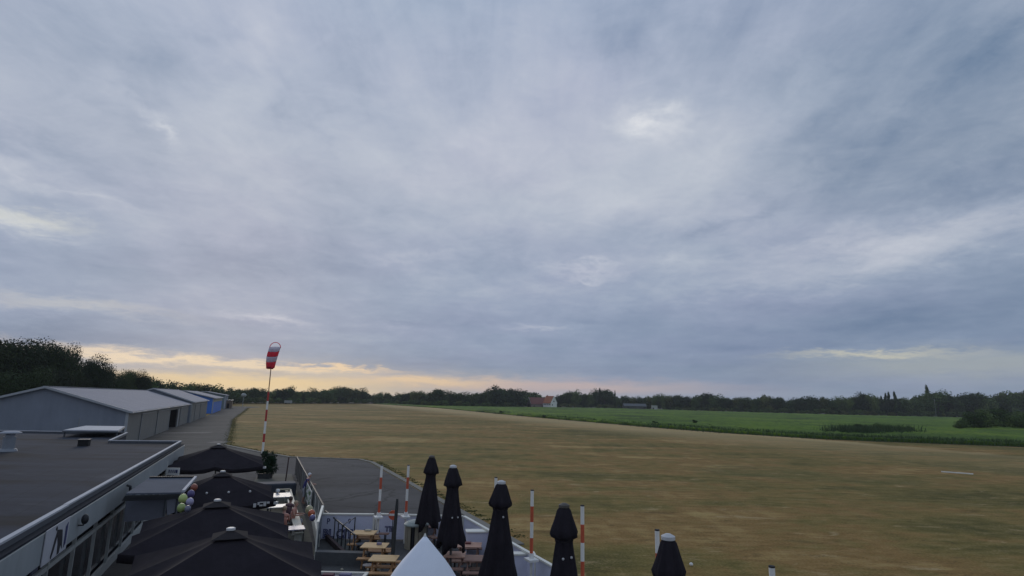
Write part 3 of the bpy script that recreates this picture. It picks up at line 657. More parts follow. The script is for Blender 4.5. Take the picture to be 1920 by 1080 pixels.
# ---- farmhouse beyond the crop
M_TILE = mat('orange_roof_tiles', (.36, .135, .07), .85, .25, 1.2, .3)
M_TILE2 = mat('dull_red_roof_tiles', (.19, .075, .065), .85, .25, 1.2, .3)
M_WHITEW = mat('white_render', (.78, .77, .73), .8, .1, 1)
M_WIN = mat('window_glass', (.02, .024, .03), .15, .2, 2)
def gabled(e, x0, x1, y0, y1, eave, ridge, wallm, roofm, axis='x', wins=()):
    b = MB()
    if axis == 'x':   # ridge runs along x, gables at both x ends
        ym = (y0 + y1) / 2
        b.add([(x0, y0, 0), (x1, y0, 0), (x1, y1, 0), (x0, y1, 0), (x0, y0, eave), (x1, y0, eave), (x1, y1, eave), (x0, y1, eave), (x0, ym, ridge), (x1, ym, ridge)],
              [(0, 1, 5, 4), (2, 3, 7, 6), (3, 0, 4, 8, 7), (1, 2, 6, 9, 5)])
        b.build('wall', wallm, e); r_ = MB(); o_ = .4; sl = (ridge - eave) / (ym - y0)
        for s_, yy in ((1, y0 - o_), (-1, y1 + o_)):
            A = [(x0 - .2, yy, eave - o_ * sl + .03), (x1 + .2, yy, eave - o_ * sl + .03), (x1 + .2, ym, ridge + .03), (x0 - .2, ym, ridge + .03)]
            B = [(x, y, z + .2) for x, y, z in A]; r_.add(A + B, [(3, 2, 1, 0), (4, 5, 6, 7), (0, 1, 5, 4), (1, 2, 6, 5), (2, 3, 7, 6), (3, 0, 4, 7)])
    else:
        xm = (x0 + x1) / 2
        b.add([(x0, y0, 0), (x1, y0, 0), (x1, y1, 0), (x0, y1, 0), (x0, y0, eave), (x1, y0, eave), (x1, y1, eave), (x0, y1, eave), (xm, y0, ridge), (xm, y1, ridge)],
              [(0, 1, 5, 8, 4), (2, 3, 7, 9, 6), (3, 0, 4, 7), (1, 2, 6, 5)])
        b.build('wall', wallm, e); r_ = MB(); o_ = .4; sl = (ridge - eave) / (xm - x0)
        for xx in (x0 - o_, x1 + o_):
            A = [(xx, y0 - .3, eave - o_ * sl + .03), (xx, y1 + .3, eave - o_ * sl + .03), (xm, y1 + .3, ridge + .03), (xm, y0 - .3, ridge + .03)]
            B = [(x, y, z + .2) for x, y, z in A]; r_.add(A + B, [(3, 2, 1, 0), (4, 5, 6, 7), (0, 1, 5, 4), (1, 2, 6, 5), (2, 3, 7, 6), (3, 0, 4, 7)])
    r_.build('roof', roofm, e)
    for (x, z, wd, hh) in wins:
        k = MB(); k.box((x, y0 - .04, z), (wd, .08, hh)); k.build('window', M_WIN, e)
fp = atY(1031, 765, 545); e = empty('farmhouse', (fp.x, 545, 0), 'white farmhouse with bright orange tiled roof beyond the green field', 'house')
e.rotation_euler = (0, 0, math.radians(-48))
e.scale = (.84, .84, .84)
gabled(e, -6, 6, -4.8, 4.8, 5.4, 12.6, M_WHITEW, M_TILE, 'x', [(-4.2, 3.6, 1.5, 1.5), (-1.4, 3.6, 1.5, 1.5), (1.6, 3.6, 1.5, 1.5), (4.4, 3.6, 1.5, 1.5)])
k = MB(); k.box((-4.0, 0, 12.6), (1.0, 1.0, 2.2)); k.build('chimney', M_TILE2, e)
k = MB(); k.box((6.05, 0, 7.0), (.1, 1.4, 1.4)); k.box((6.05, -2.4, 3.2), (.1, 1.3, 1.3)); k.build('window', M_WIN, e)
k = MB()
for s_ in (-1, 1): k.beam((6.27, s_ * 5.2, 4.9), (6.27, 0, 12.8), .1, .6)
k.build('barge_board', mat('white_paint', (.7, .7, .68), .6, .06, 1), e)
fp = atY(1007, 765, 552); e = empty('farm_barn', (fp.x, 552, 0), 'dull red roofed barn with pale gable front left of the white farmhouse', 'barn')
e.rotation_euler = (0, 0, math.radians(24))
e.scale = (.85, .85, .85)
gabled(e, -10, 9, -5, 5, 4.0, 10.6, mat('barn_brick', (.22, .17, .15), .9, .2, 1), M_TILE2, 'x', [(4, 1.5, 1.2, 1.2), (-6, 1.5, 1.2, 1.2)])
k = MB()
for s_ in (-1, 1): k.beam((-10.35, s_ * 5.4, 3.6), (-10.35, 0, 10.8), .1, .6)
k.build('barge_board', MATS['white_paint'], e)
k = MB(); k.box((-10.1, 0, 1.6), (.1, 2.6, 3.2)); k.build('barn_door', M_DARK, e)
fp = atY(1185, 767, 596); e = empty('long_barn', (fp.x, 580, 0), 'low long grey barn among the trees left of the small white shed', 'barn')
gabled(e, -12, 10, -5, 5, 3.0, 5.2, mat('barn_grey', (.085, .09, .08), .85, .2, 1), mat('barn_roof_grey', (.10, .11, .115), .8, .2, 1), 'x', [(-8, 1.6, 2, 1), (8, 1.6, 2, 1)])
fp = atY(1227, 768, 560); e = empty('white_shed', (fp.x, 560, 0), 'small white flat roofed shed at the far edge of the green field', 'shed')
k = MB(); k.box((0, 0, 2.0), (5, 4, 4.0)); k.build('wall', mat('shed_wall', (.42, .42, .40), .8, .12, 1), e); k = MB(); k.box((0, 0, 4.1), (5.4, 4.5, .2)); k.build('roof', M_TRIM, e)
k = MB(); k.box((-1.5, -2.03, 1.1), (1.1, .06, 2.2)); k.build('door', M_DARK, e)
p = atY(1751, 742, 470); e = empty('thin_mast', (p.x, 470, 0), 'thin pale mast standing in front of the right hand wood', 'mast')
k = MB(); k.tube([(0, 0, 0), (0, 0, 14.5)], .13, 6); k.build('pole', mat('mast_grey', (.2, .21, .22), .6, .1, 1), e)
k = MB(); k.beam((-.8, 0, 13.6), (.8, 0, 13.6), .06, .06); k.build('crossbar', MATS['mast_grey'], e)

# ---- flat roofed club building
ZR = 3.3
A_ = Vector((-20.73, 37.7, 0)); NEARB = A_ - D * 46.5                      # facade line; runs past the camera
def solve_edge():   # facade line through both measured roof corners
    a, b = at(0, 1016, ZR), at(339, 827, ZR); return a, b
ea, eb = solve_edge(); BD = (eb - ea); BD.z = 0; BD.normalize(); BV = Vector((BD.y, -BD.x, 0)); BRZ = math.atan2(BD.y, BD.x)
e = empty('club_building', (eb.x, eb.y, 0), 'low club building with dark flat felt roof and pale fascia in the left foreground', 'building')
bl = lambda u, v, z=0: Vector((BD.x * -u + BV.x * v, BD.y * -u + BV.y * v, z))      # u: metres towards us from the far corner, v: outwards
c2 = at(205, 826, ZR) - eb; c3 = at(238, 811, ZR) - eb; c4 = at(-120, 805, ZR) - eb
roofpoly = [bl(0, 0), bl(46, 0), bl(46, -34), c4 + Vector((-14, -1, 0)), c4, c3, c2]
M_FELT = mat('roofing_felt', (.022, .029, .045), .95, .3, .35, .25, c2=(.038, .047, .068), stretch=(.5, 1.6, 1), spec=.2)
k = MB(); k.prism([(p.x, p.y) for p in roofpoly][::-1], 2.7, ZR - .14); k.build('roof', M_FELT, e)
q = G(M_FELT.node_tree); bs_ = M_FELT.node_tree.nodes['Principled BSDF']; old = bs_.inputs['Base Color'].links[0].from_socket
co = q.n('ShaderNodeTexCoord').outputs['Object']; sm_ = q.n('ShaderNodeMapping'); q.put(sm_.inputs[0], co); sm_.inputs['Scale'].default_value = (.35, 1, 1); sm_.inputs['Location'].default_value = (2.2, 5.1, 0)
st_n = q.noise(sm_.outputs[0], .32, 6, .62, .6); cl = q.mix(q.mapr(st_n, .50, .64, 0, .75), old, (.012, .011, .010)); cl = q.mix(q.mapr(st_n, .34, .42, .45, 0), cl, (.085, .095, .115))
ro = q.n('ShaderNodeMapping'); q.put(ro.inputs[0], co); ro.inputs['Rotation'].default_value = (0, 0, -BRZ); wv_ = q.n('ShaderNodeTexWave', wave_type='BANDS', bands_direction='Y', wave_profile='SAW'); q.put(wv_.inputs[0], ro.outputs[0]); wv_.inputs['Scale'].default_value = .32; wv_.inputs['Distortion'].default_value = .15
cl = q.mix(q.mapr(wv_.outputs['Fac'], .955, .99, 0, .6), cl, (.010, .011, .014)); q.put(bs_.inputs['Base Color'], cl)
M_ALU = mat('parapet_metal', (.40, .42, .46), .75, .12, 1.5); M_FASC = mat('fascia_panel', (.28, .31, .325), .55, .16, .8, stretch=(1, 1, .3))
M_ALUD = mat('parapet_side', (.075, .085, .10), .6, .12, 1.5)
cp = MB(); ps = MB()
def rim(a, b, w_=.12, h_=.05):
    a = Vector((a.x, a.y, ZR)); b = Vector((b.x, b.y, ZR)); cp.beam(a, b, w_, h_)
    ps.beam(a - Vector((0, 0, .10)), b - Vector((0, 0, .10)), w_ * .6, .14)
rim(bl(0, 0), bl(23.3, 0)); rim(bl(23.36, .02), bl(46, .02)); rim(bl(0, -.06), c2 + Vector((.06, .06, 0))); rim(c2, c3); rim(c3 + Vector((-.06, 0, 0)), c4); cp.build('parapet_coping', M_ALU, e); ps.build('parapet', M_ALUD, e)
fa = MB(); fa.beam(bl(-.05, .22, ZR - .58), bl(46, .22, ZR - .58), .05, .68); fa.build('fascia', M_FASC, e)
ft = MB(); ft.beam(bl(-.05, .10, ZR - .20), bl(46, .10, ZR - .20), .22, .04); ft.build('fascia_ledge', mat('ledge_dark', (.035, .04, .05), .95, .15, 2, spec=.05), e)  # dark colour stands in for the shaded gap between coping and fascia
ff = MB(); q1 = bl(-.22, .19); q2 = c2 + bl(-.22, 0); ff.beam((q1.x, q1.y, ZR - .5), (q2.x, q2.y, ZR - .5), .05, .54); ff.build('fascia', M_FASC, e)
# glazed facade
M_FRAME = mat('pale_window_frame', (.42, .44, .43), .5, .12, 2); M_GLASS = mat('dark_glazing', (.014, .016, .022), .12, .3, 1.2)
GV = -.10
gl_ = MB(); gl_.beam(bl(0, GV - .12, 1.4), bl(46, GV - .12, 1.4), .04, 2.7); gl_.build('glazing', M_GLASS, e)
u = .55; i = 0
while u < 30:
    k = MB(); k.beam(bl(u, GV, 0.02), bl(u, GV, 2.72), .09, .07, up=tuple(BD)); k.build('mullion', M_FRAME, e); u += 2.32; i += 1
k = MB(); k.beam(bl(0, GV - .005, 1.86), bl(32, GV - .005, 1.86), .08, .12); k.build('transom', M_FRAME, e)
k = MB(); k.beam(bl(0, GV + .01, .15), bl(32, GV + .01, .15), .10, .30); k.build('plinth', M_FRAME, e)
for uu, cc, nm in ((24.2, (.10, .11, .16), 'curtain'), (27.6, (.12, .06, .03), 'curtain')):
    k = MB(); k.beam(bl(uu, GV - .07, 1.3), bl(uu + .45, GV - .07, 1.3), .03, 1.6); k.build(nm, mat('curtain_%d' % int(uu * 10), cc, .9, .3, 4), e)
# walls on the other sides
k = MB()
for a, b in ((bl(0, -.3), c2 + bl(.2, 0)), (c2 + Vector((.2, -.2, 0)), c3 + Vector((.1, -.3, 0)))):
    k.beam((a.x, a.y, 1.35), (b.x, b.y, 1.35), .2, 2.7)
k.build('wall', M_FASC, e)
# things on the roof
p = at(157, 836, ZR - .14); q_ = empty('roof_vent', p, 'small black box vent on the flat roof', 'vent', rz=BRZ)
k = MB(); k.box((0, 0, .17), (.52, .52, .34)); k.build('box', M_DARK, q_, bevel=.02); k = MB(); k.box((0, 0, .36), (.6, .6, .04)); k.build('lid', mat('vent_lid', (.05, .052, .06), .6, .1, 2), q_)
p = at(14, 846, ZR - .14); q_ = empty('chimney_pipe', p, 'grey round ventilation pipe with a pale cap at the left edge of the roof', 'pipe')
k = MB(); k.tube([(0, 0, 0), (0, 0, .12), (0, 0, .13), (0, 0, .72)], [.42, .36, .27, .27], 20); k.build('pipe', mat('zinc', (.20, .22, .25), .5, .15, 2), q_, smooth=False)
k = MB(); k.tube([(0, 0, .72), (0, 0, .84), (0, 0, .90)], [.20, .20, .18], 20); k.tube([(0, 0, .90), (0, 0, .94), (0, 0, 1.0)], [.46, .46, .30], 24); k.build('cap', mat('zinc_light', (.30, .32, .36), .7, .1, 2), q_)
# flat pale shelter roof just behind the club
cs = [at(117, 806, 3.65), at(160, 798, 3.65), at(236, 799, 3.65), at(223, 807, 3.65)]; cc_ = sum(cs, Vector()) / 4
q_ = empty('flat_shelter', (cc_.x, cc_.y, 0), 'pale flat topped shelter roof just behind the far parapet of the club roof', 'shelter')
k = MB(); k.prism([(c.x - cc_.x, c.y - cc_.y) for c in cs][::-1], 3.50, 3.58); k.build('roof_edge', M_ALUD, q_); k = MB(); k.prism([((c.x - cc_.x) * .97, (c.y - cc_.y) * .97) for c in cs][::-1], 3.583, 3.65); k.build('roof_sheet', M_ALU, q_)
for c in cs:
    k = MB(); k.tube([((c.x - cc_.x) * .93, (c.y - cc_.y) * .93, 0), ((c.x - cc_.x) * .93, (c.y - cc_.y) * .93, 3.5)], .05, 8); k.build('post', M_ALUD, q_)
for px, ty, lab in ((147, 784, 'taller thin dark rod sticking up behind the pale flat shelter roof'), (183, 791, 'shorter thin dark rod sticking up behind the pale flat shelter roof')):
    p = atY(px, 800, 47); k = MB(); k.tube([(p.x, 47, 0), (p.x, 47, zat(px, ty, 47))], .035, 6); tag(k.build('antenna_rod', MATS['mast_grey']), lab, 'rod')
# banner on the fascia
bc = at(84, 1012, ZR - .55); uu = (eb - bc).dot(BD)
q_ = empty('fascia_banner', bl(uu, .27, ZR - .58) + Vector((eb.x, eb.y, 0)), 'white banner with black winged figure hung on the club fascia', 'banner', rz=BRZ - PI)
M_BANW = mat('banner_white', (.42, .43, .47), .7, .08, 3); M_INK = mat('black_ink', (.012, .013, .018), .6, .1, 3); M_INKB = mat('navy_ink', (.03, .035, .12), .6, .2, 3)
k = MB(); k.beam((-.9, 0, 0), (.9, 0, 0), .02, .78); k.build('cloth', M_BANW, q_)
def flat_poly(pts, y, m, name, par):
    k = MB(); n = len(pts); k.add([(x, y, z) for x, z in pts] + [(x, y + .006, z) for x, z in pts], [tuple(range(n)), tuple(range(n, 2 * n))[::-1]] + [(i, (i + 1) % n, n + (i + 1) % n, n + i) for i in range(n)])
    return k.build(name, m, par)
for yy in (.014,):
    flat_poly([(-.15, .22), (-.32, .18), (-.42, -.05), (-.50, -.30), (-.34, -.16), (-.28, -.36), (-.16, -.36), (-.1, -.1), (.02, .12), (.16, -.18), (.3, -.36), (.36, -.30), (.2, .05), (.08, .26)][::-1], yy, M_INK, 'figure', q_)
    flat_poly([(.10, .30), (.18, .36), (.24, .30), (.14, .24)][::-1], yy, M_INK, 'emblem', q_)
    flat_poly([(-.76, .28), (-.60, .20), (-.62, -.30), (-.76, -.22)][::-1], yy, M_INKB, 'emblem', q_)
# small floodlight bracket on the fascia
bc = at(146, 985, ZR - .6); uu = (eb - bc).dot(BD); p = bl(uu, .25, ZR - .5) + Vector((eb.x, eb.y, 0))
q_ = empty('wall_lamp', p, 'small black lamp fixed to the club fascia right of the banner', 'lamp', rz=BRZ)
k = MB(); k.sphere((0, -.14, .05), .09, 12, 8, (1, 1, 1.5)); k.build('housing', M_INK, q_, smooth=True); k = MB(); k.tube([(0, 0, -.1), (0, -.12, -.1), (0, -.14, 0)], .025, 6); k.build('bracket', M_INK, q_)
bc = at(258, 908, ZR - .35); uu = (eb - bc).dot(BD); p = bl(uu, .25, ZR - .42) + Vector((eb.x, eb.y, 0))
q_ = empty('wall_spout', p, 'small dark spout on the club fascia above the grey awning', 'spout', rz=BRZ); k = MB(); k.tube([(0, 0, .05), (0, -.12, 0), (0, -.14, -.2)], [.04, .045, .05], 8); k.build('tube', M_INK, q_)

# awning attached to the club: sloping metal canopy with hanging cloth
aw = empty('metal_awning', (0, 0, 0), 'grey sloping metal awning beside the club facade', 'awning')
T = [at(279, 897, 3.05), at(366, 896, 2.95), at(342, 923, 2.95), at(236, 925, 3.05)]; Bt = [at(228, 939, 2.72), at(335, 935, 2.70)]
co_ = sum(T, Vector()) / 4; aw.location = (co_.x, co_.y, 0); loc = lambda v: (v.x - co_.x, v.y - co_.y, v.z)
k = MB(); th_ = Vector((0, 0, -.05))
k.add([loc(x) for x in T] + [loc(x + th_) for x in T], [(3, 2, 1, 0), (4, 5, 6, 7), (0, 1, 5, 4), (1, 2, 6, 5), (2, 3, 7, 6), (3, 0, 4, 7)]); k.build('roof_sheet', mat('awning_sheet', (.095, .11, .14), .9, .15, 1.5, spec=.1), aw)
k = MB(); k.add([loc(T[3] + Vector((0, -.02, -.06))), loc(T[2] + Vector((0, -.02, -.06))), loc(Bt[1]), loc(Bt[0]), loc(T[3] + Vector((0, .05, -.1))), loc(T[2] + Vector((0, .05, -.1))), loc(Bt[1] + Vector((0, .07, -.02))), loc(Bt[0] + Vector((0, .07, -.02)))],
      [(0, 3, 2, 1), (4, 5, 6, 7), (0, 1, 5, 4), (3, 7, 6, 2), (0, 4, 7, 3), (1, 2, 6, 5)]); k.build('front_flap', mat('awning_flap', (.20, .21, .23), .5, .12, 2), aw)
k = MB(); k.beam(loc(T[1] + Vector((.02, 0, .03))), loc(T[2] + Vector((.02, 0, .03))), .09, .08); k.build('edge_trim', M_ALU, aw)
k = MB(); k.beam(loc(T[0] + Vector((0, .04, .03))), loc(T[1] + Vector((0, .04, .03))), .08, .07); k.build('back_trim', M_INK, aw)
pa, pb = at(233, 943, 2.6), at(308, 941, 2.6); M_CLOTHG = mat('grey_sheet', (.17, .18, .22), .8, .12, 1.5)
k = MB(); a1 = Vector((pa.x, pa.y, 0)); b1 = Vector((pb.x, pb.y, 0)); k.beam(loc(a1 + Vector((0, .1, 2.32))), loc(b1 + Vector((0, .1, 2.36))), .03, .68); k.build('hanging_sheet', M_CLOTHG, aw)
pc = at(333, 938, 2.6); c1 = Vector((pc.x, pc.y, 0))
k = MB(); k.beam(loc(b1 + Vector((.08, .05, 2.4))), loc(c1 + Vector((0, .1, 2.48))), .03, .5); k.build('hanging_sheet', M_CLOTHG, aw)
for q2_ in (b1 + Vector((.04, .02, 0)), c1):
    k = MB(); x_, y_, _ = loc(q2_); k.tube([(x_, y_, 0), (x_, y_, 2.7)], .04, 8); k.build('post', M_ALUD, aw)
# little sign and post under the far end of the fascia
p = at(325, 884, 2.3); q_ = empty('info_sign', (p.x, p.y, 0), 'small white board sign on the dark wall under the far end of the fascia', 'sign')
k = MB(); k.box((0, 0, 2.3), (.62, .05, .36)); k.build('board', MATS['white_paint'], q_); k = MB()
for xx in (-.2, -.1, 0, .1): k.box((xx, -.03, 2.31), (.05, .012, .15))
k.box((.19, -.03, 2.31), (.08, .012, .16)); k.build('lettering', M_INKB, q_); k = MB(); k.box((0, .06, 1.15), (.08, .05, 2.3)); k.build('post', M_ALUD, q_)
p = at(310, 893, 2.0); k = MB(); k.tube([(p.x, p.y, 0), (p.x, p.y, 2.75)], .05, 8); tag(k.build('canopy_post', M_FRAME), 'grey post under the far end of the club fascia', 'post')

# ================================================================ WINDSOCK
M_RED = mat('signal_red', (.42, .035, .03), .6, .12, 2); M_REDO = mat('orange_red_paint', (.55, .10, .045), .55, .15, 3); M_WHT = mat('signal_white', (.80, .79, .74), .6, .1, 2); M_BLK = mat('black_rubber', (.02, .02, .022), .8, .1, 2)
M_SOCKR = mat('sock_red', (.92, .08, .13), .7, .08, 2); M_SOCKW = mat('sock_white', (.75, .75, .82), .7, .06, 2)
for m_ in (M_SOCKR, M_SOCKW):
    t_ = m_.node_tree; bs_ = t_.nodes['Principled BSDF']; tr_ = t_.nodes.new('ShaderNodeBsdfTranslucent'); mx_ = t_.nodes.new('ShaderNodeMixShader'); mx_.inputs[0].default_value = .55
    t_.links.new(bs_.inputs['Base Color'].links[0].from_socket, tr_.inputs[0]); t_.links.new(bs_.outputs[0], mx_.inputs[1]); t_.links.new(tr_.outputs[0], mx_.inputs[2]); t_.links.new(mx_.outputs[0], t_.nodes['Material Output'].inputs[0])
wb = at(492, 850); Yw = wb.y; ws = empty('windsock', (wb.x, wb.y, 0), 'red and white windsock hanging from a tall striped pole', 'windsock')
top = zat(509, 690, Yw); bands = [(850, 828), (828, 812), (812, 790), (790, 768), (768, 752), (752, 735), (735, 712), (712, 650)]; zz_ = [zat(492 + (850 - y) * .106, y, Yw) for y in (850, 829, 813, 790, 768, 752, 735)]
for i in range(len(zz_) - 1):
    k = MB(); k.tube([(0, 0, zz_[i]), (0, 0, zz_[i + 1])], .115 if i < 3 else .10, 12); k.build('pole_section', M_WHT if i % 2 == 0 else M_RED, ws)
k = MB(); k.tube([(0, 0, zz_[-1]), (0, 0, zat(513, 655, Yw))], [.06, .045], 8); k.build('upper_pole', mat('rusty_pole', (.22, .12, .07), .7, .2, 2), ws)
# sock: ring on top, cloth drooping
tz = zat(515, 652, Yw); bz = zat(509, 690, Yw); xo = atY(515, 652, Yw).x - wb.x
def sock_ring(t):   # t 0 top .. 1 bottom
    z = tz + (bz - tz) * t; x = xo * 1.0 + (-.10 - xo) * t * .9 + .10 * math.sin(t * 3) * -1; rx = .60 - .16 * t + .06 * math.sin(t * PI); ry = .52 - .18 * t; return x, z, rx, ry
for i, (t0, t1, m_) in enumerate([(-.02, .18, M_SOCKW), (.18, .42, M_SOCKR), (.42, .68, M_SOCKW), (.68, 1.0, M_SOCKR)]):
    k = MB(); vs = []; n = 24; ns_ = 5
    for j in range(ns_ + 1):
        t = t0 + (t1 - t0) * j / ns_; x, z, rx, ry = sock_ring(t)
        vs += [(x + rx * math.cos(2 * PI * a / n) * (1 + .05 * math.sin(5 * 2 * PI * a / n)), ry * math.sin(2 * PI * a / n), z + .12 * math.sin(2 * PI * a / n)) for a in range(n)]
    k.add(vs, [(j * n + a, j * n + (a + 1) % n, (j + 1) * n + (a + 1) % n, (j + 1) * n + a) for j in range(ns_) for a in range(n)])
    o = k.build('cloth_band', m_, ws, smooth=True); s_ = o.modifiers.new('s', 'SOLIDIFY'); s_.thickness = .012
k = MB(); x, z, rx, ry = sock_ring(-.02); zc_ = z - .05
k.tube([(x + .62 * math.cos(a * PI / 12), .1, z - .05 + .62 * math.sin(a * PI / 12)) for a in range(0, 13)], .04, 6); k.build('hoop', M_SOCKR, ws)
k = MB(); x, z, rx, ry = sock_ring(1.0); k.tube([(x, 0, z + .1), (x, 0, z - .12)], [.42, .30], 16); k.build('tail_end', mat('dark_red_cloth', (.10, .015, .018), .8, .1, 2), ws)

# ================================================================ STRIPED POLES
def striped_pole(px, ty, zb, Yb, lab, top=3.3, lit=True):
    p = at(px, ty, top); e = empty('striped_pole', (p.x, p.y, 0), lab, 'pole', 'red and white striped poles along the fence')
    hs = .50; n = 0; z = top; r_ = .055
    while z > zb:
        z1 = max(zb, z - hs); k = MB(); k.tube([(0, 0, z1), (0, 0, z)], r_, 12); k.build('stripe', M_WHT if n % 2 == 0 else M_REDO, e); z = z1; n += 1
    k = MB(); k.tube([(0, 0, top), (0, 0, top + .03)], .058, 12); k.build('cap', M_BLK, e)
    k = MB(); k.tube([(0, 0, 0), (0, 0, zb)], .045, 10); k.build('lower_post', M_WHT, e)
    k = MB(); k.box((0, -.1, zb + .02), (.34, .42, .07), rz=RZ); k.tube([(0, 0, zb), (0, 0, zb + .2)], .085, 10); k.build('bracket', MATS['white_paint'], e)
    return e
for a in [(716,873,'leftmost striped pole, at the left corner of the white fence'), (766,873,'second striped pole from the left, behind the white domed drum'), (930,896,'striped pole mostly hidden behind the third closed black parasol'),
          (998,920,'striped pole with white bracket between the third and fourth closed parasols'), (1092,949,'striped pole just right of the fourth closed parasol'), (1232,995,'striped pole close against the left of the rightmost closed parasol'), (1447,1064,'striped pole of which only the tip shows at the bottom right')]:
    striped_pole(a[0], a[1], 1.12, 0, a[2])

# ================================================================ WHITE FENCE AROUND THE TERRACE
M_FW = mat('fence_board_white', (.62, .64, .78), .6, .1, 1.2); M_FR = mat('fence_rail', (.72, .72, .66), .6, .1, 2); M_LET = mat('fence_blue', (.035, .04, .14), .7, .15, 3)
FB = Vector((-1.94, 27.5, 0)); FL = Vector((-8.35, 27.35, 0)); 
def fence_run(name, p, q, label, panel=2.2, h=1.1, rail=.13):
    e = empty(name, p, label, 'fence'); d = q - p; L = d.length; d.normalize(); e.rotation_euler = (0, 0, math.atan2(d.y, d.x)); n = max(1, round(L / panel))
    k = MB(); k.beam((0, 0, h), (L, 0, h), rail, .06); k.build('top_rail', M_FR, e)
    for i in range(n):
        k = MB(); k.box(((i + .5) * L / n, 0, h / 2), (L / n - .07, .03, h - .10)); k.build('panel', M_FW, e)
    for i in range(n + 1):
        k = MB(); k.box((i * L / n, .0, h / 2 - .02), (.07, .07, h - .03)); k.build('post', M_FR, e)
    return e
f1 = fence_run('board_fence', FL, Vector((-6.0, 27.5, 0)), 'white board fence with blue lettering closing the far end of the terrace')
fl_ = [('BL CIT', .50, .15, .10, True), ('P', .34, .28, .68, False), ('9', .30, 1.22, .70, False), ('T', .50, 1.98, .10, True)]
for b, s_, x, z, ou in fl_: text_part(b, s_, M_LET, f1, (x, -.022, z), (PI / 2, 0, 0), outline=ou, sx=.9)
f2 = fence_run('board_fence', Vector((-5.9, 27.6, 0)), FB + Vector((-.05, 0, 0)), 'white board fence behind the domed drum and the first closed parasols')
for b, s_, x, z, ou in [('TBF', .30, .42, .38, True), ('2', .5, -.05, .1, True)]: text_part(b, s_, M_LET, f2, (x, -.022, z), (PI / 2, 0, 0), outline=ou)
FE = FB + (Vector((1.41, 20.04, 0)) - FB).normalized() * 24
f3 = fence_run('board_fence', FE, FB, 'long white board fence running towards us along the edge of the dry grass', 2.4)
L3 = (FE - FB).length
for b, x, z, s_ in [('I', L3 - 8.2, .35, .6), ('a', L3 - 2.0, .55, .3), ('b', L3 - .9, .5, .35)]: text_part(b, s_, M_LET, f3, (x, .022, z), (PI / 2, 0, PI))
# cross counters attached to the fence line
def counter(px, py, z, wd, dp, lab, m=None):
    p = at(px, py, z); e = empty('white_counter', (p.x, p.y, 0), lab, 'counter', rz=RZ * .3)
    k = MB(); k.box((0, 0, z - .03), (wd, dp, .06)); k.build('top', M_FR, e, bevel=.01); k = MB(); k.box((0, 0, (z - .06) / 2), (wd - .1, dp - .1, z - .06)); k.build('cabinet', m or M_FW, e); return e
counter(895, 994, 1.05, .95, .5, 'white counter against the fence between the second and third closed parasols')
counter(982, 1036, 1.05, .8, .35, 'narrow white counter meeting the fence right of the third closed parasol')
# white pennant shape under it
# white table edge bottom left
p1, p2 = at(594, 1075, .95), at(692, 1070, .95); ct = (p1 + p2) / 2
e = empty('white_table', (ct.x, ct.y - .3, 0), 'white framed table with coloured things at the bottom edge left of the white canopy', 'table')
k = MB(); L = (p2 - p1).length; k.beam((-L / 2, .3, .93), (L / 2, .3, .93), .10, .05); k.beam((-L / 2, -.4, .93), (L / 2, -.4, .93), .1, .05)
for s_ in (-1, 1): k.beam((s_ * (L / 2 - .05), -.35, .925), (s_ * (L / 2 - .05), .25, .925), .1, .05)
k.build('rim', mat('cream_rim', (.62, .61, .55), .6, .06, 3), e); k = MB(); k.box((0, -.05, .89), (L - .1, .66, .03)); k.build('top', mat('grey_top', (.20, .18, .20), .6, .2, 4), e)
for sx in (-1, 1):
    for sy in (-.35, .25):
        k = MB(); k.box((sx * (L / 2 - .1), sy, .44), (.05, .05, .87)); k.build('leg', M_FR, e)

# ---- railing in front of the sloping walk
M_DKM = mat('dark_metal', (.03, .032, .035), .5, .15, 3); M_STEP = mat('ramp_concrete', (.085, .088, .082), .9, .2, 1.5, .2)
ra, rb_ = at(607, 998), at(662, 1051); e = empty('railing', ra, 'dark metal railing with thin uprights beside the ramp', 'railing'); dv = rb_ - ra
k = MB(); k.beam((0, 0, .95), (dv.x, dv.y, .95), .05, .05); k.build('top_rail', M_DKM, e)
for i in range(9):
    t = i / 8; k = MB(); k.tube([(dv.x * t, dv.y * t, 0), (dv.x * t, dv.y * t, .95)], .024, 6); k.build('upright', M_DKM, e)
rc_ = at(664, 1005); rd_ = at(668, 1055)
e = empty('side_railing', at(663, 1015), 'short dark handrail at the terrace end of the ramp', 'railing')
k = MB(); k.tube([(0, 0, 0), (0, 0, 1.0), (-.1, -1.6, 1.0), (-.1, -1.6, 0)], .026, 8); k.build('handrail', M_DKM, e)
# sloping wedge of the ramp and sleepers
rp = [at(607, 1000), at(640, 1005), at(668, 1055), at(655, 1058)]; k = MB()
k.add([(p.x, p.y, .016) for p in rp] + [(p.x, p.y, .05 + .02 * i) for i, p in enumerate(rp)], [(0, 1, 2, 3), (7, 6, 5, 4), (0, 4, 5, 1), (1, 5, 6, 2), (2, 6, 7, 3), (3, 7, 4, 0)])
tag(k.build('ramp', M_STEP), kind='structure')
k = MB(); a, b = at(592, 1058), at(690, 1061); k.beam((a.x, a.y, .24), (b.x, b.y, .24), .34, .48); tag(k.build('low_wall', mat('low_wall_grey', (.085, .088, .092), .85, .2, 2, .2)), 'low dark grey wall across the foot of the ramp', 'wall')
k = MB(); a, b = at(606, 1006), at(650, 1050); k.beam((a.x, a.y, .12), (b.x, b.y, .12), .14, .22); tag(k.build('red_brown_kerb', mat('brown_sleeper', (.07, .045, .045), .85, .2, 2, .2)), 'reddish brown timber edging along the ramp', 'edging')
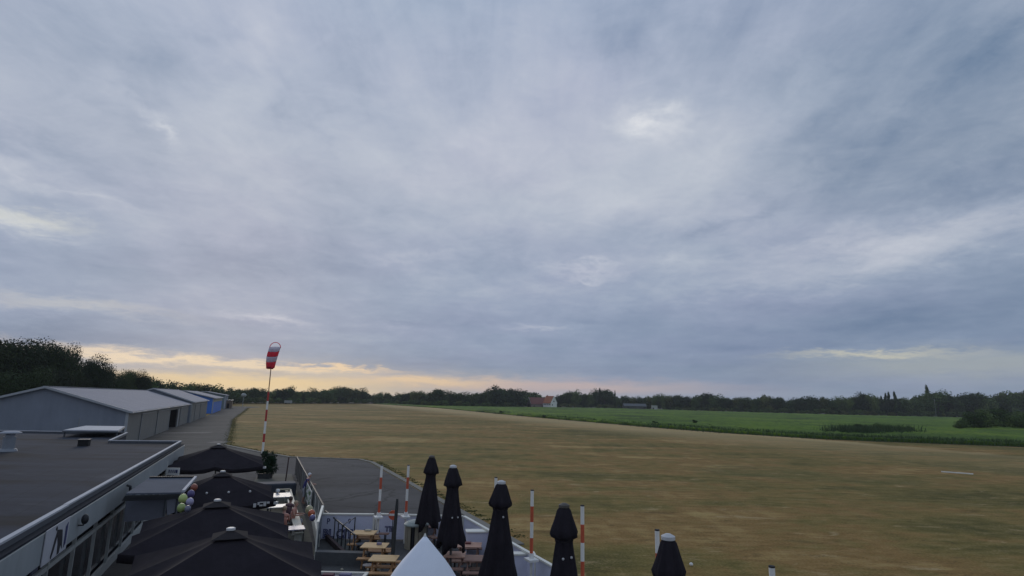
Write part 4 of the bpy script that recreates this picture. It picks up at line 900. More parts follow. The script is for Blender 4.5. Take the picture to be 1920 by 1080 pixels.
def lump(px, py, r_, m, name, lab, cat):
    p = at(px, py, r_); k = MB(); k.sphere((0, 0, 0), r_, 12, 8, (1, 1, .9)); o = k.build(name, m, None, smooth=True); o.location = p; tag(o, lab, cat)
lump(602, 990, .13, MATS['white_paint'], 'light_globe', 'white globe light on the ground at the head of the ramp', 'lamp'); lump(606, 1005, .1, MATS['white_paint'], 'light_globe', 'small white globe light below the one at the head of the ramp', 'lamp')
lump(617, 1036, .10, M_FR, 'light_globe', 'pale globe light on the dark walk left of the ramp', 'lamp'); lump(1296, 1058, .075, MATS['white_paint'], 'ball', 'small white ball on the dry grass right of the last parasol', 'ball')

# ---- banner fence between path and asphalt
M_MESHD = mat('dark_windscreen', (.03, .035, .04), .6, .2, 2); M_PANE = mat('pale_pane', (.10, .12, .13), .35, .2, 2)
pa_, pb_ = Vector((-17.1, 48.4, 0)), Vector((-8.35, 27.6, 0)); pe_ = Vector((-7.45, 24.2, 0))
e = empty('glass_windscreen', pa_, 'row of dark framed windscreen panes with banners between path and asphalt', 'windscreen'); d = pb_ - pa_; L = d.length; e.rotation_euler = (0, 0, math.atan2(d.y, d.x))
k = MB(); k.beam((0, 0, 1.42), (L, 0, 1.42), .07, .06); k.build('top_rail', M_INK, e)
for i in range(12):
    k = MB(); k.box(((i + .5) * L / 11.99, 0, .74), (L / 12 - .12, .03, 1.26)); k.build('pane', M_MESHD if i < 4 else M_PANE, e)
for i in range(13):
    k = MB(); k.box((i * L / 12, 0, .7), (.06, .06, 1.4)); k.build('post', M_INK if i < 8 else M_FR, e)
M_GRN = mat('banner_green', (.08, .16, .08), .7, .2, 4)
e = empty('green_banner', pb_ + (pa_ - pb_) * .30 + Vector((-.08, -.05, 0)), 'green and white banner on the windscreen above the balloons', 'banner'); e.rotation_euler = (0, 0, math.atan2(d.y, d.x))
k = MB(); k.box((0, -.03, .82), (3.6, .02, .95)); k.build('cloth', MATS['white_paint'], e)
rr = random.Random(5); k = MB()
for i in range(22): k.box((rr.uniform(-1.6, 1.6), -.048, rr.uniform(.45, 1.2)), (rr.uniform(.12, .4), .012, rr.uniform(.08, .22)))
k.build('print', M_GRN, e)
e = empty('windscreen_end', pb_ + Vector((.02, -.15, 0)), 'last windscreen pane with white edge nearest to us', 'windscreen'); d2 = pe_ - pb_; e.rotation_euler = (0, 0, math.atan2(d2.y, d2.x)); L2 = d2.length
k = MB(); k.box((L2 / 2 + .1, 0, .74), (L2 - .1, .03, 1.3)); k.build('pane', M_PANE, e); k = MB(); k.beam((.05, 0, 1.43), (L2 + .1, 0, 1.43), .09, .05); k.build('top_rail', M_FR, e)
for x_ in (.08, L2 + .08):
    k = MB(); k.box((x_, 0, .7), (.06, .06, 1.4)); k.build('post', M_FR, e)

# ---- long pale ledge and small white tables by the parasols
la, lb = Vector((-13.5, 37.2, 0)), Vector((-8.75, 25.9, 0)); e = empty('long_bench', la, 'long cream bench top running along the path beside the black parasols', 'bench'); d = lb - la; L = d.length; e.rotation_euler = (0, 0, math.atan2(d.y, d.x))
k = MB(); k.box((L / 2, 0, .6), (L, .36, .06)); k.build('seat', mat('cream_plank', (.50, .48, .40), .6, .12, 2), e, bevel=.01)
for i in range(7):
    k = MB(); k.box(((i + .3) * L / 6.6, 0, .28), (.08, .3, .56)); k.build('leg', M_FR, e)
k = MB(); a = la + Vector((1.25, .2, 0)); b = lb + Vector((.75, .2, 0)); k.beam((a.x, a.y, .25), (b.x, b.y, .25), .12, .5); tag(k.build('path_edging', M_FR), 'thin pale low edging between the cream bench and the windscreen', 'edging')
k = MB(); k.add([(-20.3, 49, .010), (-17.6, 49, .010), (-7.7, 25, .010), (-7.4, 20, .010), (-10, 20, .010)], [(0, 4, 3, 2, 1)]); tag(k.build('side_path', mat('path_olive', (.085, .085, .068), .9, .25, 1, .2)), kind='structure')
def small_table(px, py, wd, dp, m, lab, rz=RZ):
    p = at(px, py, .74); e = empty('small_table', (p.x, p.y, 0), lab, 'table', rz=rz)
    k = MB(); k.box((0, 0, .72), (wd, dp, .04)); k.build('top', m, e, bevel=.008)
    for sx in (-1, 1):
        for sy in (-1, 1):
            k = MB(); k.box((sx * (wd / 2 - .06), sy * (dp / 2 - .06), .35), (.04, .04, .7)); k.build('leg', M_DKM, e)
    return e
M_TW = mat('white_tabletop', (.42, .43, .47), .4, .08, 3); M_TP = mat('lilac_tabletop', (.36, .35, .45), .4, .08, 3); M_TG = mat('grey_tabletop', (.26, .30, .36), .4, .1, 3)
small_table(526, 928, 1.1, 1.5, M_TG, 'blue grey table at the far end of the cream bench'); small_table(524, 948, 1.2, .9, M_TW, 'white table behind the seated people'); small_table(508, 967, 1.3, .8, M_TW, 'white table edge poking out from under the third black parasol')
small_table(541, 990, 1.3, .8, M_TP, 'lilac white table in front of the seated people'); small_table(531, 917, .8, .5, mat('moss_top', (.14, .14, .10), .8, .2, 3), 'dull greenish low table at the far end of the cream bench')
lump(521, 921, .12, MATS['white_paint'], 'light_globe', 'cream globe light on the dull greenish table', 'lamp')
bpy.data.objects[[o.name for o in bpy.data.objects if o.get('label') == 'cream globe light on the dull greenish table'][0]].location = at(521, 920, .86)

# ================================================================ BALLOONS
def balloon(px, py, z, r_, c, nm, lab):
    p = at(px, py, z); e = empty('balloon', p, lab, 'balloon', 'balloons by the black parasols'); k = MB(); k.sphere((0, 0, 0), r_, 20, 14, (1, 1, 1.12)); k.build('skin', mat('balloon_' + nm, c, .3, .06, 3), e, smooth=True)
    k = MB(); k.tube([(0, 0, -r_ * 1.1), (0, 0, -r_ * 1.2)], [.012, .025], 8); k.build('knot', MATS['balloon_' + nm], e)
BZ = 3.0
for a in [(343,935,.13,(.42,.50,.17),'lime','upper lime green balloon hanging by the awning corner'), (340,952,.115,(.28,.36,.12),'moss','lower green balloon hanging by the awning corner'), (356,941,.11,(.34,.32,.46),'lilac','pale lilac balloon right of the upper lime one'),
          (358,926,.115,(.085,.07,.19),'purple','dark purple balloon at the awning edge'), (364,914,.115,(.26,.075,.045),'rust','rusty red balloon at the top of the balloon bunch'), (352,954,.085,(.16,.16,.22),'grey','small grey balloon at the bottom of the balloon bunch')]:
    balloon(a[0], a[1], BZ, a[2], a[3], a[4], a[5])
for a in [(580,956,.17,(.42,.38,.22),'cream','cream balloon on the windscreen'), (584,963,.15,(.50,.12,.05),'orange','bright orange balloon below the cream one'), (586,971,.12,(.16,.15,.30),'violet','violet balloon below the orange one')]:
    balloon(a[0], a[1], 1.3, a[2], a[3], a[4], a[5])

# ================================================================ BLACK PARASOLS
M_BLACK = mat('black_canvas', (.024, .021, .026), .95, .25, 1.5, .15, spec=.08); M_BLACK2 = mat('black_canvas_worn', (.032, .029, .031), .95, .25, 1.5, .15, spec=.08)
M_CAPW = mat('white_cap', (.52, .52, .52), .5, .1, 3); M_WOODP = mat('pole_metal', (.10, .10, .10), .5, .1, 2)
def open_parasol(px, py, zp, half, drop, lab, rz=RZ):
    p = at(px, py, zp); e = empty('open_parasol', (p.x, p.y, 0), lab, 'parasol', 'open black parasols by the club', rz=rz); ze = zp - drop
    # canopy: 8 ribs, sagging slightly between them
    k = MB(); vs = []; n = 32; m_ = 9
    for j in range(m_ + 1):
        t = .06 + .94 * j / m_
        for a in range(n):
            an = 2 * PI * a / n; q = max(abs(math.cos(an)), abs(math.sin(an))); r_ = half / q * t
            rib = abs(math.sin(4 * an)); sag = .30 * rib * math.sin(min(1, t) * PI * .62) * t
            z = zp - .05 - drop * (t ** .93) * 1.0 - sag * .6
            if j == m_: r_ *= 1 - .03 * rib
            vs.append((r_ * math.cos(an), r_ * math.sin(an), z))
    b = len(vs)
    for a in range(n):
        x, y, z = vs[m_ * n + a]; vs.append((x * 1.003, y * 1.003, z - .20 - .02 * (a % 2)))
    k.add(vs, [(j * n + a, (j + 1) * n + a, (j + 1) * n + (a + 1) % n, j * n + (a + 1) % n) for j in range(m_ + 1) for a in range(n)])
    o = k.build('canopy', M_BLACK, e, smooth=True); o.modifiers.new('s', 'SOLIDIFY').thickness = .008
    try: o.data.set_sharp_from_angle(angle=math.radians(14))
    except Exception: pass
    k = MB(); vs = []
    for j in range(4):
        t = .01 + .17 * j / 3
        for a in range(n):
            an = 2 * PI * a / n; q = max(abs(math.cos(an)), abs(math.sin(an))); r_ = half / q * t; vs.append((r_ * math.cos(an), r_ * math.sin(an), zp - .005 - drop * t * .92))
    k.add(vs, [(j * n + a, (j + 1) * n + a, (j + 1) * n + (a + 1) % n, j * n + (a + 1) % n) for j in range(3) for a in range(n)]); k.build('vent_cap', M_BLACK2, e, smooth=False).modifiers.new('s', 'SOLIDIFY').thickness = .008
    k = MB(); k.tube([(0, 0, zp - .02), (0, 0, zp + .02), (0, 0, zp + .035)], [.10, .10, .07], 18); k.build('finial', M_CAPW, e)
    k = MB(); k.tube([(0, 0, 0), (0, 0, zp)], .04, 10); k.build('pole', M_WOODP, e)
    k = MB(); k.box((0, 0, .06), (.9, .9, .10)); k.build('base', M_DKM, e, bevel=.02)
    for a in range(8):
        an = a * PI / 4; q = max(abs(math.cos(an)), abs(math.sin(an))); r_ = half / q
        k = MB(); k.beam((0, 0, zp - .12), (r_ * math.cos(an) * .98, r_ * math.sin(an) * .98, ze - .09), .03, .03); k.build('rib', M_WOODP, e)
    for a in (3,):   # pale corner tag
        an = PI / 4 + a * PI / 2; r_ = half * 1.414 * 1.0; k = MB(); k.box((r_ * math.cos(an), r_ * math.sin(an), ze - .14), (.12, .12, .10), rz=an); k.build('corner_tab', M_CAPW, e)
    return e
open_parasol(410, 833, 3.4, 2.5, .95, 'furthest open black parasol, beside the far corner of the club roof')
p2_ = open_parasol(418, 884, 3.2, 2.0, .85, 'second open black parasol from the far end, with small white print on its valance')
open_parasol(408, 938, 3.2, 2.05, .80, 'third open black parasol, just behind the nearest one')
open_parasol(433, 992, 3.2, 2.1, .85, 'nearest open black parasol, cut off by the bottom edge')
# faded print on the valance of the second parasol and grommets
k = MB(); 
for i, (x, z, w_, h_) in enumerate([(1.25, 2.16, .10, .14), (1.38, 2.22, .07, .10), (1.47, 2.15, .12, .06), (1.60, 2.20, .10, .16), (1.72, 2.24, .10, .07), (1.5, 2.26, .20, .035)]): k.box((x, -2.035, z), (w_, .012, h_))
k.build('print', M_CAPW, p2_)
for x in (-1.2, -.45, .3, 1.05):
    k = MB(); k.sphere((x, -1.50, 2.60), .045, 8, 6); k.build('grommet', M_CAPW, p2_)

def closed_parasol(px, py, zp, zb, wtop, wbot, lab, cap=True, seed=0, lean=0, clips=()):
    p = at(px, py, zp); e = empty('closed_parasol', (p.x, p.y, 0), lab, 'parasol', 'closed black parasols on the terrace'); r2 = random.Random(seed); L = zp - zb
    n = 48; k = MB(); vs = []
    prof = [(0, .22), (.025, .33), (.10, .46), (.17, .60), (.215, .66), (.235, .60), (.25, .44), (.28, .40), (.36, .46), (.5, .58), (.65, .70), (.8, .84), (.92, .97), (1.0, 1.0)]
    ph = r2.uniform(0, 6)
    for j, (t, w_) in enumerate(prof):
        for a in range(n):
            an = 2 * PI * a / n; fold = 1 + (.05 + .13 * t) * math.sin(8 * an + ph + (1.0 + .5 * seed % 1.3) * math.sin(t * 4 + seed)) + .045 * math.sin(13 * an + ph * 2 + 3 * t) + .035 * noise.noise(Vector((math.cos(an) * 3, math.sin(an) * 3 + seed, t * 9)))
            r_ = w_ * wbot / 2 * fold; z = zp - L * t
            if j == len(prof) - 1: z += L * .05 * math.sin(4 * an + ph) + L * .03 * math.sin(7 * an)
            if j == 4: z -= .05 * math.cos(4 * an + ph)
            vs.append((r_ * math.cos(an), r_ * math.sin(an) * .9, z))
    k.add(vs, [(j * n + a, (j + 1) * n + a, (j + 1) * n + (a + 1) % n, j * n + (a + 1) % n) for j in range(len(prof) - 1) for a in range(n)] + [tuple(range(n))])
    o = k.build('folded_canopy', M_BLACK, e, smooth=True); st_b = MB(); st_b.tube([(wbot * .205 * math.cos(b_ * PI / 10), wbot * .185 * math.sin(b_ * PI / 10), zp - L * (.262 + .006 * math.sin(b_))) for b_ in range(21)], .018, 6, caps=False); st_b.build('strap', M_BLACK2, e); o.modifiers.new('s', 'SOLIDIFY').thickness = .008
    k = MB(); k.tube([(0, 0, zp - .01), (0, 0, zp + .05), (0, 0, zp + .09)], [.13, .13, .05], 16); k.build('cap', M_CAPW if cap else mat('dark_cap', (.08, .07, .06), .6, .1, 2), e, smooth=False)
    k = MB(); k.tube([(0, 0, zb - .0), (0, 0, 0)], .045, 10); k.build('pole', M_WOODP, e); k = MB(); k.box((0, 0, .07), (.8, .8, .10)); k.build('base', M_DKM, e, bevel=.02)
    e.rotation_euler = (math.radians((-.7, .9, .4, -.5, .8)[seed - 1]), math.radians((.8, -.6, .5, -.4, -.1)[seed - 1]), 0)
    for c in clips:
        k = MB(); k.sphere((wbot / 2 * c[0], -wbot / 2 * c[1], zp - L * c[2]), .03, 8, 6); k.build('clip', M_CAPW, e, smooth=True)
    return e
closed_parasol(807, 858, 3.8, 1.05, .6, .96, 'furthest closed black parasol, without a white cap', False, 1, clips=[(.98, .2, .95)])
closed_parasol(852, 876, 3.8, 1.05, .6, .98, 'second closed black parasol from the left, with white cap', True, 2, clips=[(.5, .55, .62), (.1, .7, .62)])
closed_parasol(938, 906, 3.8, 1.0, .6, 1.02, 'third closed black parasol from the left, widest at the hem', True, 3, clips=[(.18, .5, .33)])
closed_parasol(1060, 951, 3.8, .95, .6, .98, 'fourth closed black parasol, left of a bare striped pole', False, 4, clips=[(-.1, .5, .39), (.3, .45, .38)])
closed_parasol(1252, 1009, 3.8, .95, .6, .90, 'rightmost closed black parasol with bright white cap', True, 5)

# ================================================================ WHITE CANOPY
wp = at(797, 1003, 3.5); e = empty('white_canopy', (wp.x, wp.y, 0), 'white pointed canvas canopy at the bottom centre', 'canopy')
M_CANV = mat('white_canvas', (.74, .78, .86), .7, .05, 1.0); hw = 1.05; e.rotation_euler = (0, 0, math.radians(7.6))
n = 40; k = MB(); vs = []; prof = [(.004, 0), (.12, -.13), (.28, -.31), (.44, -.49), (.58, -.67), (.72, -.88), (.86, -1.10), (.98, -1.32)]
for r_, z in prof: vs += [(r_ * math.cos(2 * PI * a / n), r_ * math.sin(2 * PI * a / n), z) for a in range(n)]
mm = len(prof) - 1
k.add(vs, [(j * n + a, (j + 1) * n + a, (j + 1) * n + (a + 1) % n, j * n + (a + 1) % n) for j in range(mm) for a in range(n)])
o = k.build('canvas', M_CANV, e, smooth=True); o.location = (0, 0, 3.5); o.modifiers.new('s', 'SOLIDIFY').thickness = .01
k = MB(); k.tube([(0.985 * math.cos(2 * PI * a / 36), 0.985 * math.sin(2 * PI * a / 36), 2.175) for a in range(37)], .022, 6); k.build('hem', mat('piping_cream', (.55, .60, .55), .6, .05, 2), e)
k = MB(); k.tube([(0, 0, 3.48), (0, 0, 3.53)], [.03, .012], 10); k.build('tip', M_FR, e)
k = MB(); k.tube([(0, 0, 0), (0, 0, 3.45)], .035, 8); k.build('pole', M_ALU, e)
for a in range(4):
    an = PI / 4 + a * PI / 2; k = MB(); k.beam((0, 0, 3.3), (.96 * math.cos(an), .96 * math.sin(an), 2.18), .025, .025); k.build('rib', M_ALU, e)

# ================================================================ DARK POLE WITH ROUNDEL, DRUM, TABLES
pb2 = at(733, 1078); pt = atY(745, 935, pb2.y)
e = empty('dark_pole', (pb2.x, pb2.y, 0), 'thick dark pole rising beside the white canopy', 'pole')
k = MB(); k.tube([(0, 0, 0), ((pt.x - pb2.x) * .95, 0, pt.z - .25), (pt.x - pb2.x, 0, pt.z)], [.075, .06, .04], 12); k.build('shaft', mat('weathered_black', (.035, .04, .04), .7, .2, 3), e)
sp_ = at(737, 966, 1.25); e = empty('round_sign', (sp_.x, sp_.y, 0), 'round red and white sign left of the thick dark pole', 'sign')
k = MB(); k.tube([(0, 0, 1.25), (0, .03, 1.25)], .20, 24); k.build('disc', M_REDO, e); k = MB(); k.box((0, -.012, 1.27), (.34, .015, .09)); k.build('white_bar', MATS['white_paint'], e); k = MB(); k.tube([(0, .04, 0), (0, .04, 1.2)], .02, 6); k.build('post', M_DKM, e)
dp_ = at(779, 1028); e = empty('domed_drum', (dp_.x, dp_.y, 0), 'round kiosk drum of beige slats with pale domed lid behind the white canopy', 'kiosk'); 
M_SL = mat('beige_slats', (.26, .23, .17), .8, .2, 3, .2); M_LID = mat('pale_green_lid', (.30, .34, .32), .6, .1, 3)
for i in range(18):
    an = 2 * PI * i / 18; 
    if i in (13,): continue
    k = MB(); k.box((.46 * math.cos(an), .46 * math.sin(an), .48), (.03, .145, .92), rz=an); k.build('slat', M_SL, e)
k = MB(); k.tube([(0, 0, .02), (0, 0, .95)], .42, 24); k.build('core', M_DARK, e)
k = MB(); k.tube([(0, 0, .95), (0, 0, 1.0), (0, 0, 1.10), (0, 0, 1.17)], [.54, .54, .40, .06], 26); k.build('lid', M_LID, e, smooth=False)
k = MB(); k.tube([(-.06, -.50, 0), (-.06, -.50, 1.0)], .03, 8); k.build('dark_strut', M_INK, e)
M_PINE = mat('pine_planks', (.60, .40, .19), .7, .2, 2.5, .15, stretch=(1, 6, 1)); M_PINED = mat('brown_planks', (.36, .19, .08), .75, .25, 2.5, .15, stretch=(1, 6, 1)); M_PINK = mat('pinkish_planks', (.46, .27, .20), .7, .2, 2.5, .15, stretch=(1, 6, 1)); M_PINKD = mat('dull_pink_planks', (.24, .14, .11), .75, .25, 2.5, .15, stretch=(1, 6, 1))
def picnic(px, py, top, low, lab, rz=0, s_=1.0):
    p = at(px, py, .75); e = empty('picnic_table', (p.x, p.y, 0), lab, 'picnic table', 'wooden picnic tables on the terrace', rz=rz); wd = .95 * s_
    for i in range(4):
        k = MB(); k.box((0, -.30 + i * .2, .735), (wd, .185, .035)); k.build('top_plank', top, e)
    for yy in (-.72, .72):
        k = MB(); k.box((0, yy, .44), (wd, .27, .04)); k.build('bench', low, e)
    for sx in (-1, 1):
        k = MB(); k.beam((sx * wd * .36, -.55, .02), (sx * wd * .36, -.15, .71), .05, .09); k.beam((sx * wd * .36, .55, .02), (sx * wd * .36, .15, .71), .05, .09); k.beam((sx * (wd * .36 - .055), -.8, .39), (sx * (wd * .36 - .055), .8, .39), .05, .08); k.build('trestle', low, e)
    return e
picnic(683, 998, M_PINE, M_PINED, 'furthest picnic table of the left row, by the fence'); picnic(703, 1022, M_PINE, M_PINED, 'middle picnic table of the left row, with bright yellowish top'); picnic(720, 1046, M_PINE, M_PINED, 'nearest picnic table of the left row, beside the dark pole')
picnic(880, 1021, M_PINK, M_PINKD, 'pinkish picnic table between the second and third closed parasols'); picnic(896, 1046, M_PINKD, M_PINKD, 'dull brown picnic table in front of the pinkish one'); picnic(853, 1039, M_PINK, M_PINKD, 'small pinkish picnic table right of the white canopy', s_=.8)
picnic(803, 985, M_PINKD, M_PINKD, 'grey brown picnic table under the furthest closed parasol', s_=.9)
# grey stools and clutter around the tables
M_STG = mat('grey_plastic', (.10, .11, .13), .6, .2, 3)
for (px, py, lab) in [(676, 1020, 'grey stool left of the middle picnic table'), (690, 1060, 'grey stool below the nearest picnic table of the left row'), (873, 1062, 'grey stool at the bottom between canopy and third closed parasol')]:
    p = at(px, py, .45); e = empty('stool', (p.x, p.y, 0), lab, 'stool'); k = MB(); k.tube([(0, 0, .43), (0, 0, .47)], .19, 16); k.build('seat', M_STG, e)
    for a in range(4):
        an = a * PI / 2 + .6; k = MB(); k.tube([(.12 * math.cos(an), .12 * math.sin(an), .43), (.19 * math.cos(an), .19 * math.sin(an), 0)], .014, 6); k.build('leg', M_DKM, e)

# hedge plant behind the first parasol
p = at(505, 897); cm = crown_mb(.72, 1.0, 1.15, 5200, .05, 77, 12); e = empty('potted_hedge', (p.x - .35, p.y, 0), 'dark green clipped hedge plant behind the furthest open parasol', 'plant'); cm.build('foliage', leaf_material('hedge_leaves', (.010, .026, .012), (.016, .040, .018), (.028, .055, .024)), e)
k = MB(); k.box((0, 0, .18), (.9, .6, .36)); k.build('trough', M_DKM, e)
p = at(538, 910, 2.6); pz = at(534, 912); k = MB(); k.tube([(pz.x, pz.y, 0), (pz.x + .1, pz.y, zat(540, 857, pz.y))], .045, 8); tag(k.build('brown_post', mat('brown_post', (.06, .035, .035), .8, .2, 3)), 'thin brown post between the hedge plant and the windscreen', 'post')
# dark blue grey folded cover near the path
p = at(518, 905, .75); e = empty('covered_table', (p.x, p.y, 0), 'table under a blue grey cover behind the cream bench', 'table', rz=RZ); k = MB(); k.box((0, 0, .38), (2.4, 1.2, .76)); k.build('cover', mat('blue_grey_cover', (.055, .065, .085), .8, .2, 2, .2), e, bevel=.08)
# white runway marker board lying on the grass
a, b = at(1765, 885), at(1825, 889.5); k = MB(); k.beam((a.x, a.y, .04), (b.x, b.y, .04), .30, .08); tag(k.build('ground_marker', M_FR), 'long low white marker board lying on the dry grass at the right', 'marker')

# ---- more terrace furniture
def bench(px, py, m, lab, rz=0, L=1.2):
    p = at(px, py, .45); e = empty('bench', (p.x, p.y, 0), lab, 'bench', 'low wooden benches on the terrace', rz=rz)
    k = MB(); k.box((0, -.08, .44), (L, .14, .035)); k.box((0, .08, .44), (L, .14, .035)); k.build('seat', m, e)
    for sx in (-1, 1):
        k = MB(); k.box((sx * (L / 2 - .15), 0, .21), (.05, .28, .42)); k.build('leg', M_DKM, e)
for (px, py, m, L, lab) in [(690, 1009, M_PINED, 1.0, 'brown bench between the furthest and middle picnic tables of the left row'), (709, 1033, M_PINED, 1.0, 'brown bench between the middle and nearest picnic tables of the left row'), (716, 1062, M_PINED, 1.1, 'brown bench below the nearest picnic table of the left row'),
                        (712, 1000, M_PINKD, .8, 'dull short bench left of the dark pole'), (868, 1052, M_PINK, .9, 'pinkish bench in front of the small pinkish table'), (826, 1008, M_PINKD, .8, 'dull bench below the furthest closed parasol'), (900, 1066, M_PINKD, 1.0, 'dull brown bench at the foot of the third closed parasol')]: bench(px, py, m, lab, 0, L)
# cushions, bags and menu boards lying about
M_CUSH = mat('lilac_cushion', (.20, .18, .26), .85, .15, 4); M_BEI = mat('beige_cloth', (.36, .33, .26), .85, .15, 4)
for (px, py, z, sz, m, nm, lab) in [(690, 994, .78, (.26, .2, .05), M_BEI, 'tray', 'beige tray on the furthest picnic table'), (711, 1020, .78, (.18, .14, .10), M_CUSH, 'box', 'small lilac box on the middle picnic table'), (878, 1018, .78, (.22, .2, .08), mat('dark_red_box', (.16, .05, .05), .7, .1, 4), 'box', 'dark red box on the pinkish picnic table'),
                                (700, 1071, .1, (.5, .3, .18), M_BEI, 'bag', 'beige bag on the floor beside the white framed table'), (722, 985, .45, (.4, .06, .85), M_FR, 'menu_board', 'white menu board against the fence left of the round red sign'), (843, 985, .4, (.35, .3, .6), M_FW, 'cabinet', 'small white cabinet between the first two closed parasols')]:
    p = at(px, py, z); k = MB(); k.box((0, 0, 0), sz); o = k.build(nm, m, None, bevel=.012); o.location = (p.x, p.y, max(z, sz[2] / 2 + .016)); tag(o, lab, nm.replace('_', ' '))
# things on the white framed table
for i, (dx, dy, c, lab) in enumerate([(-.35, -.05, (.10, .03, .05), 'dark red folded cloth on the white framed table'), (.15, .02, (.16, .15, .26), 'lilac box on the white framed table')]):
    k = MB(); k.box((0, 0, .045), (.34, .22, .09)); o = k.build(['folded_cloth', 'box'][i], mat('table_item_%s' % ['red', 'lilac'][i], c, .8, .15, 5), None, bevel=.012); o.location = (ct.x + dx, ct.y - .32 + dy, .907); tag(o, lab, ['cloth', 'box'][i])
lump(641, 1068, .06, M_BEI, 'light_globe', 'small yellowish globe at the edge of the white framed table', 'lamp')
# ragged grass creeping over the paving edge
spots = []
for a, b in zip(kp, kp[1:]):
    n_ = max(2, int((Vector(b) - Vector(a)).length / 1.2))
    for i in range(n_):
        t = i / n_; spots.append((Vector((a[0] + (b[0] - a[0]) * t + .5, a[1] + (b[1] - a[1]) * t + .35, 0)), .22, .22))
pe = [(-35.1, 74.2), (-70, 150), (-122.4, 276)]
for a, b in zip(pe, pe[1:]):
    for i in range(60):
        t = i / 60; spots.append((Vector((a[0] + (b[0] - a[0]) * t + .3, a[1] + (b[1] - a[1]) * t, 0)), .35, .5))
tuft_field('edge_grass', spots, .02, .07, 8000, mat('edge_grass_green', (.10, .105, .035), .9, .3, .5), 'straggly green grass growing along the edge of the paving', 'grass')
# ================================================================ PEOPLE
def person(p, rz, lab, shirt, trousers, skin, hair, pose='sit', head_mat=None):
    e = empty('person', p, lab, 'person', rz=rz); V_ = []; E_ = []; Rr = []
    def v(x, y, z, r): V_.append((x, y, z)); Rr.append(r); return len(V_) - 1
    def ch(a, pts):
        for q in pts: b = v(*q); E_.append((a, b)); a = b
        return a
    if pose == 'sit':
        pel = v(0, 0, .55, .15); zs = .55; hipf = .42
        torso = ch(pel, [(0, -.03, .72, .14), (0, -.08, .92, .155), (0, -.10, 1.02, .11)]); neck = ch(torso, [(0, -.12, 1.10, .055), (0, -.15, 1.18, .075), (0, -.16, 1.27, .092), (0, -.155, 1.33, .07)])
        for s_ in (-1, 1):
            ch(pel, [(s_ * .09, -.08, .53, .09), (s_ * .13, -.44, .53, .072), (s_ * .13, -.46, .28, .055), (s_ * .13, -.44, .09, .04), (s_ * .14, -.58, .05, .035)])
            wr = ch(torso, [(s_ * .19, -.10, 1.0, .062), (s_ * .25, -.14, .78, .045), (s_ * .20, -.40, .78, .032), (s_ * .18, -.47, .79, .03)])
            for i in range(4): ch(wr, [(s_ * (.15 + .018 * i), -.53, .79, .009), (s_ * (.15 + .018 * i), -.565 - .004 * (i % 3), .775, .008)])
            ch(wr, [(s_ * .135, -.50, .785, .010), (s_ * .125, -.53, .78, .009)])
    else:
        pel = v(0, 0, .95, .15); torso = ch(pel, [(0, -.06, 1.15, .13), (0, -.16, 1.34, .15), (0, -.20, 1.43, .10)]); neck = ch(torso, [(0, -.24, 1.50, .055), (0, -.27, 1.57, .075), (0, -.28, 1.65, .092), (0, -.275, 1.71, .07)])
        for s_ in (-1, 1):
            ch(pel, [(s_ * .09, 0, .88, .09), (s_ * .11, -.04, .50, .065), (s_ * .11, .02, .12, .042), (s_ * .12, -.12, .05, .036)])
            wr = ch(torso, [(s_ * .19, -.2, 1.40, .062), (s_ * .26, -.30, 1.17, .045), (s_ * .20, -.52, 1.12, .032), (s_ * .18, -.58, 1.12, .03)])
            for i in range(4): ch(wr, [(s_ * (.15 + .018 * i), -.64, 1.12, .009), (s_ * (.15 + .018 * i), -.675, 1.10, .008)])
            ch(wr, [(s_ * .135, -.61, 1.115, .010), (s_ * .125, -.64, 1.11, .009)])
    me = bpy.data.meshes.new('body'); me.from_pydata(V_, E_, []); o = bpy.data.objects.new('body', me); col.objects.link(o)
    sk = o.modifiers.new('skin', 'SKIN'); sk.use_smooth_shade = True; o.modifiers.new('sub', 'SUBSURF').levels = 1; o.modifiers['sub'].render_levels = 1
    for i, r_ in enumerate(Rr): me.skin_vertices[0].data[i].radius = (r_, r_); me.skin_vertices[0].data[i].use_root = (i == 0)
    bpy.context.view_layer.update(); me2 = bpy.data.meshes.new_from_object(o.evaluated_get(bpy.context.evaluated_depsgraph_get())); bpy.data.objects.remove(o)
    me2.materials.clear()
    for m_ in (skin, shirt, trousers): me2.materials.append(m_)
    hz = V_[pel][2]; nz = V_[torso][2]; shm = 1 if shirt is not None else 0
    for f in me2.polygons:
        c = f.center; f.use_smooth = True
        if c.z > nz + .03: f.material_index = 0
        elif c.z > hz + .02 and abs(c.x) < .24 and c.y > (-.30 if pose == 'sit' else -.36): f.material_index = 1
        elif c.z <= hz + .02 and c.z > (.42 if pose == 'sit' else .45): f.material_index = 2
        else: f.material_index = 0
    o = bpy.data.objects.new('body', me2); col.objects.link(o); o.parent = e
    hx = V_[neck]; hzc = hx[2] - .03; hy = hx[1]
    k = MB(); k.sphere((0, hy + .018, hzc), .108, 16, 10, (.92, 1.02, 1.0)); k.f = [f for f in k.f if not (sum(k.v[i][1] for i in f) / len(f) < hy - .02 and sum(k.v[i][2] for i in f) / len(f) < hzc + .02)]; k.mi = [0] * len(k.f); k.build('hair', hair, e, smooth=True)
    k = MB(); k.sphere((0, hy - .10, hzc - .05), .017, 8, 6, (.8, 1, 1.4))
    for s_ in (-1, 1): k.sphere((s_ * .093, hy, hzc - .05), .022, 8, 6, (.4, .8, 1.3))
    k.build('nose_and_ears', skin, e, smooth=True)
    k = MB()
    for s_ in (-1, 1): k.sphere((s_ * .034, hy - .088, hzc - .02), .010, 8, 6)
    k.box((0, hy - .086, hzc - .095), (.045, .008, .008)); k.build('eyes_and_mouth', M_INK, e)
    return e
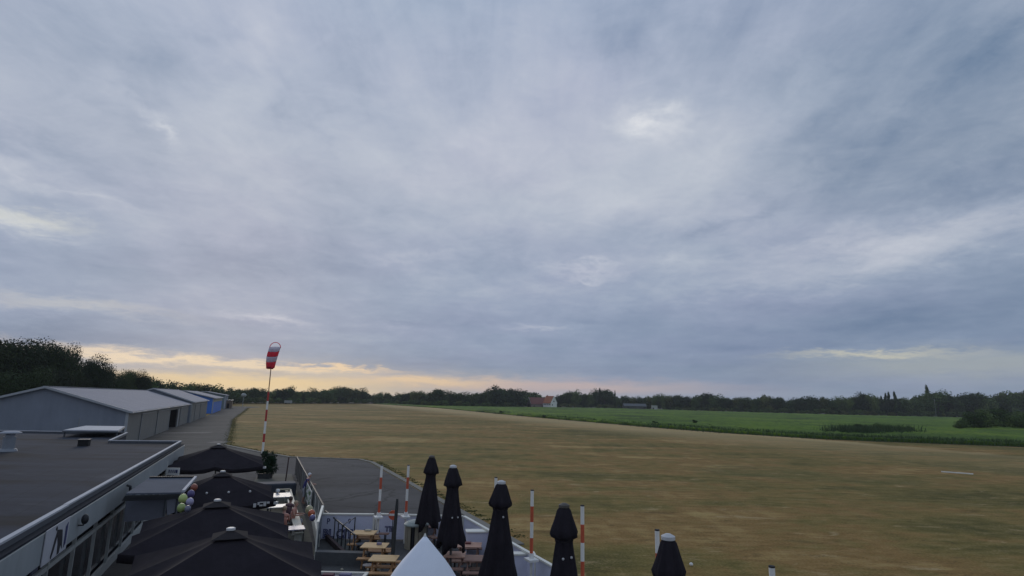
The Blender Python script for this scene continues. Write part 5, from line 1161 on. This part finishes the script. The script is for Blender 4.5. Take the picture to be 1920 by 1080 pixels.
SK = mat('skin', (.50, .28, .21), .6, .1, 6); SKP = mat('skin_pink', (.54, .30, .24), .6, .1, 6); SKD = mat('skin_shadowed', (.26, .14, .11), .6, .1, 6)
HB = mat('hair_blond', (.42, .30, .20), .7, .15, 10); HD_ = mat('hair_brown', (.07, .045, .035), .7, .15, 10); HW = mat('cap_white', (.6, .6, .62), .6, .05, 6)
SHP = mat('salmon_shirt', (.48, .22, .17), .8, .12, 6); SHV = mat('plum_shirt', (.10, .055, .07), .8, .12, 6); SHB = mat('navy_shirt', (.035, .035, .15), .8, .15, 6); TRW = mat('light_shorts', (.38, .38, .42), .8, .1, 6); TRD = mat('dark_shorts', (.04, .04, .045), .8, .1, 6)
def seat_at(px, py, z=.9): p = at(px, py, z); return (p.x, p.y, .01)
person(seat_at(533, 972), math.radians(-150), 'person in salmon top sitting nearest, bent over the lilac white table', SHP, TRD, SKP, HB)
person(seat_at(541, 952), math.radians(170), 'person in plum top with dark hair sitting behind the salmon one', SHV, TRW, SKD, HD_)
person(seat_at(548, 960), math.radians(100), 'person with pale head sitting on the cream bench beside the salmon one', SHP, TRW, SK, HB)
p = at(570, 916, .9); person((p.x, p.y, .01), math.radians(100), 'person in navy shirt and white cap leaning at the windscreen', SHB, TRW, SK, HW, 'stand')
for (px, py, lab) in [(533, 972, 'dark stool under the salmon clad person'), (541, 952, 'dark stool under the plum clad person'), (548, 960, 'dark stool under the pale headed person')]:
    p = seat_at(px, py); e = empty('stool', (p[0], p[1], 0), lab, 'stool'); k = MB(); k.tube([(0, 0, .36), (0, 0, .41)], .19, 16); k.build('seat', M_DKM, e)
    k = MB(); k.tube([(0, 0, .015), (0, 0, .03), (0, 0, .05), (0, 0, .36)], [.18, .18, .03, .03], 12); k.build('stand', M_DKM, e)

# ================================================================ HAZE: even thin evening air round everything
hz = MB(); hz.box((0, 0, 20), (3040, 3040, 42)); hm = bpy.data.materials.new('haze_air'); hm.use_nodes = True; t = hm.node_tree; t.nodes.remove(t.nodes['Principled BSDF'])
pv = t.nodes.new('ShaderNodeVolumePrincipled'); pv.inputs['Color'].default_value = (.88, .91, .95, 1); pv.inputs['Density'].default_value = .00015; pv.inputs['Anisotropy'].default_value = .1
t.links.new(pv.outputs[0], t.nodes['Material Output'].inputs['Volume']); o = hz.build('haze', hm); o['kind'] = 'stuff'
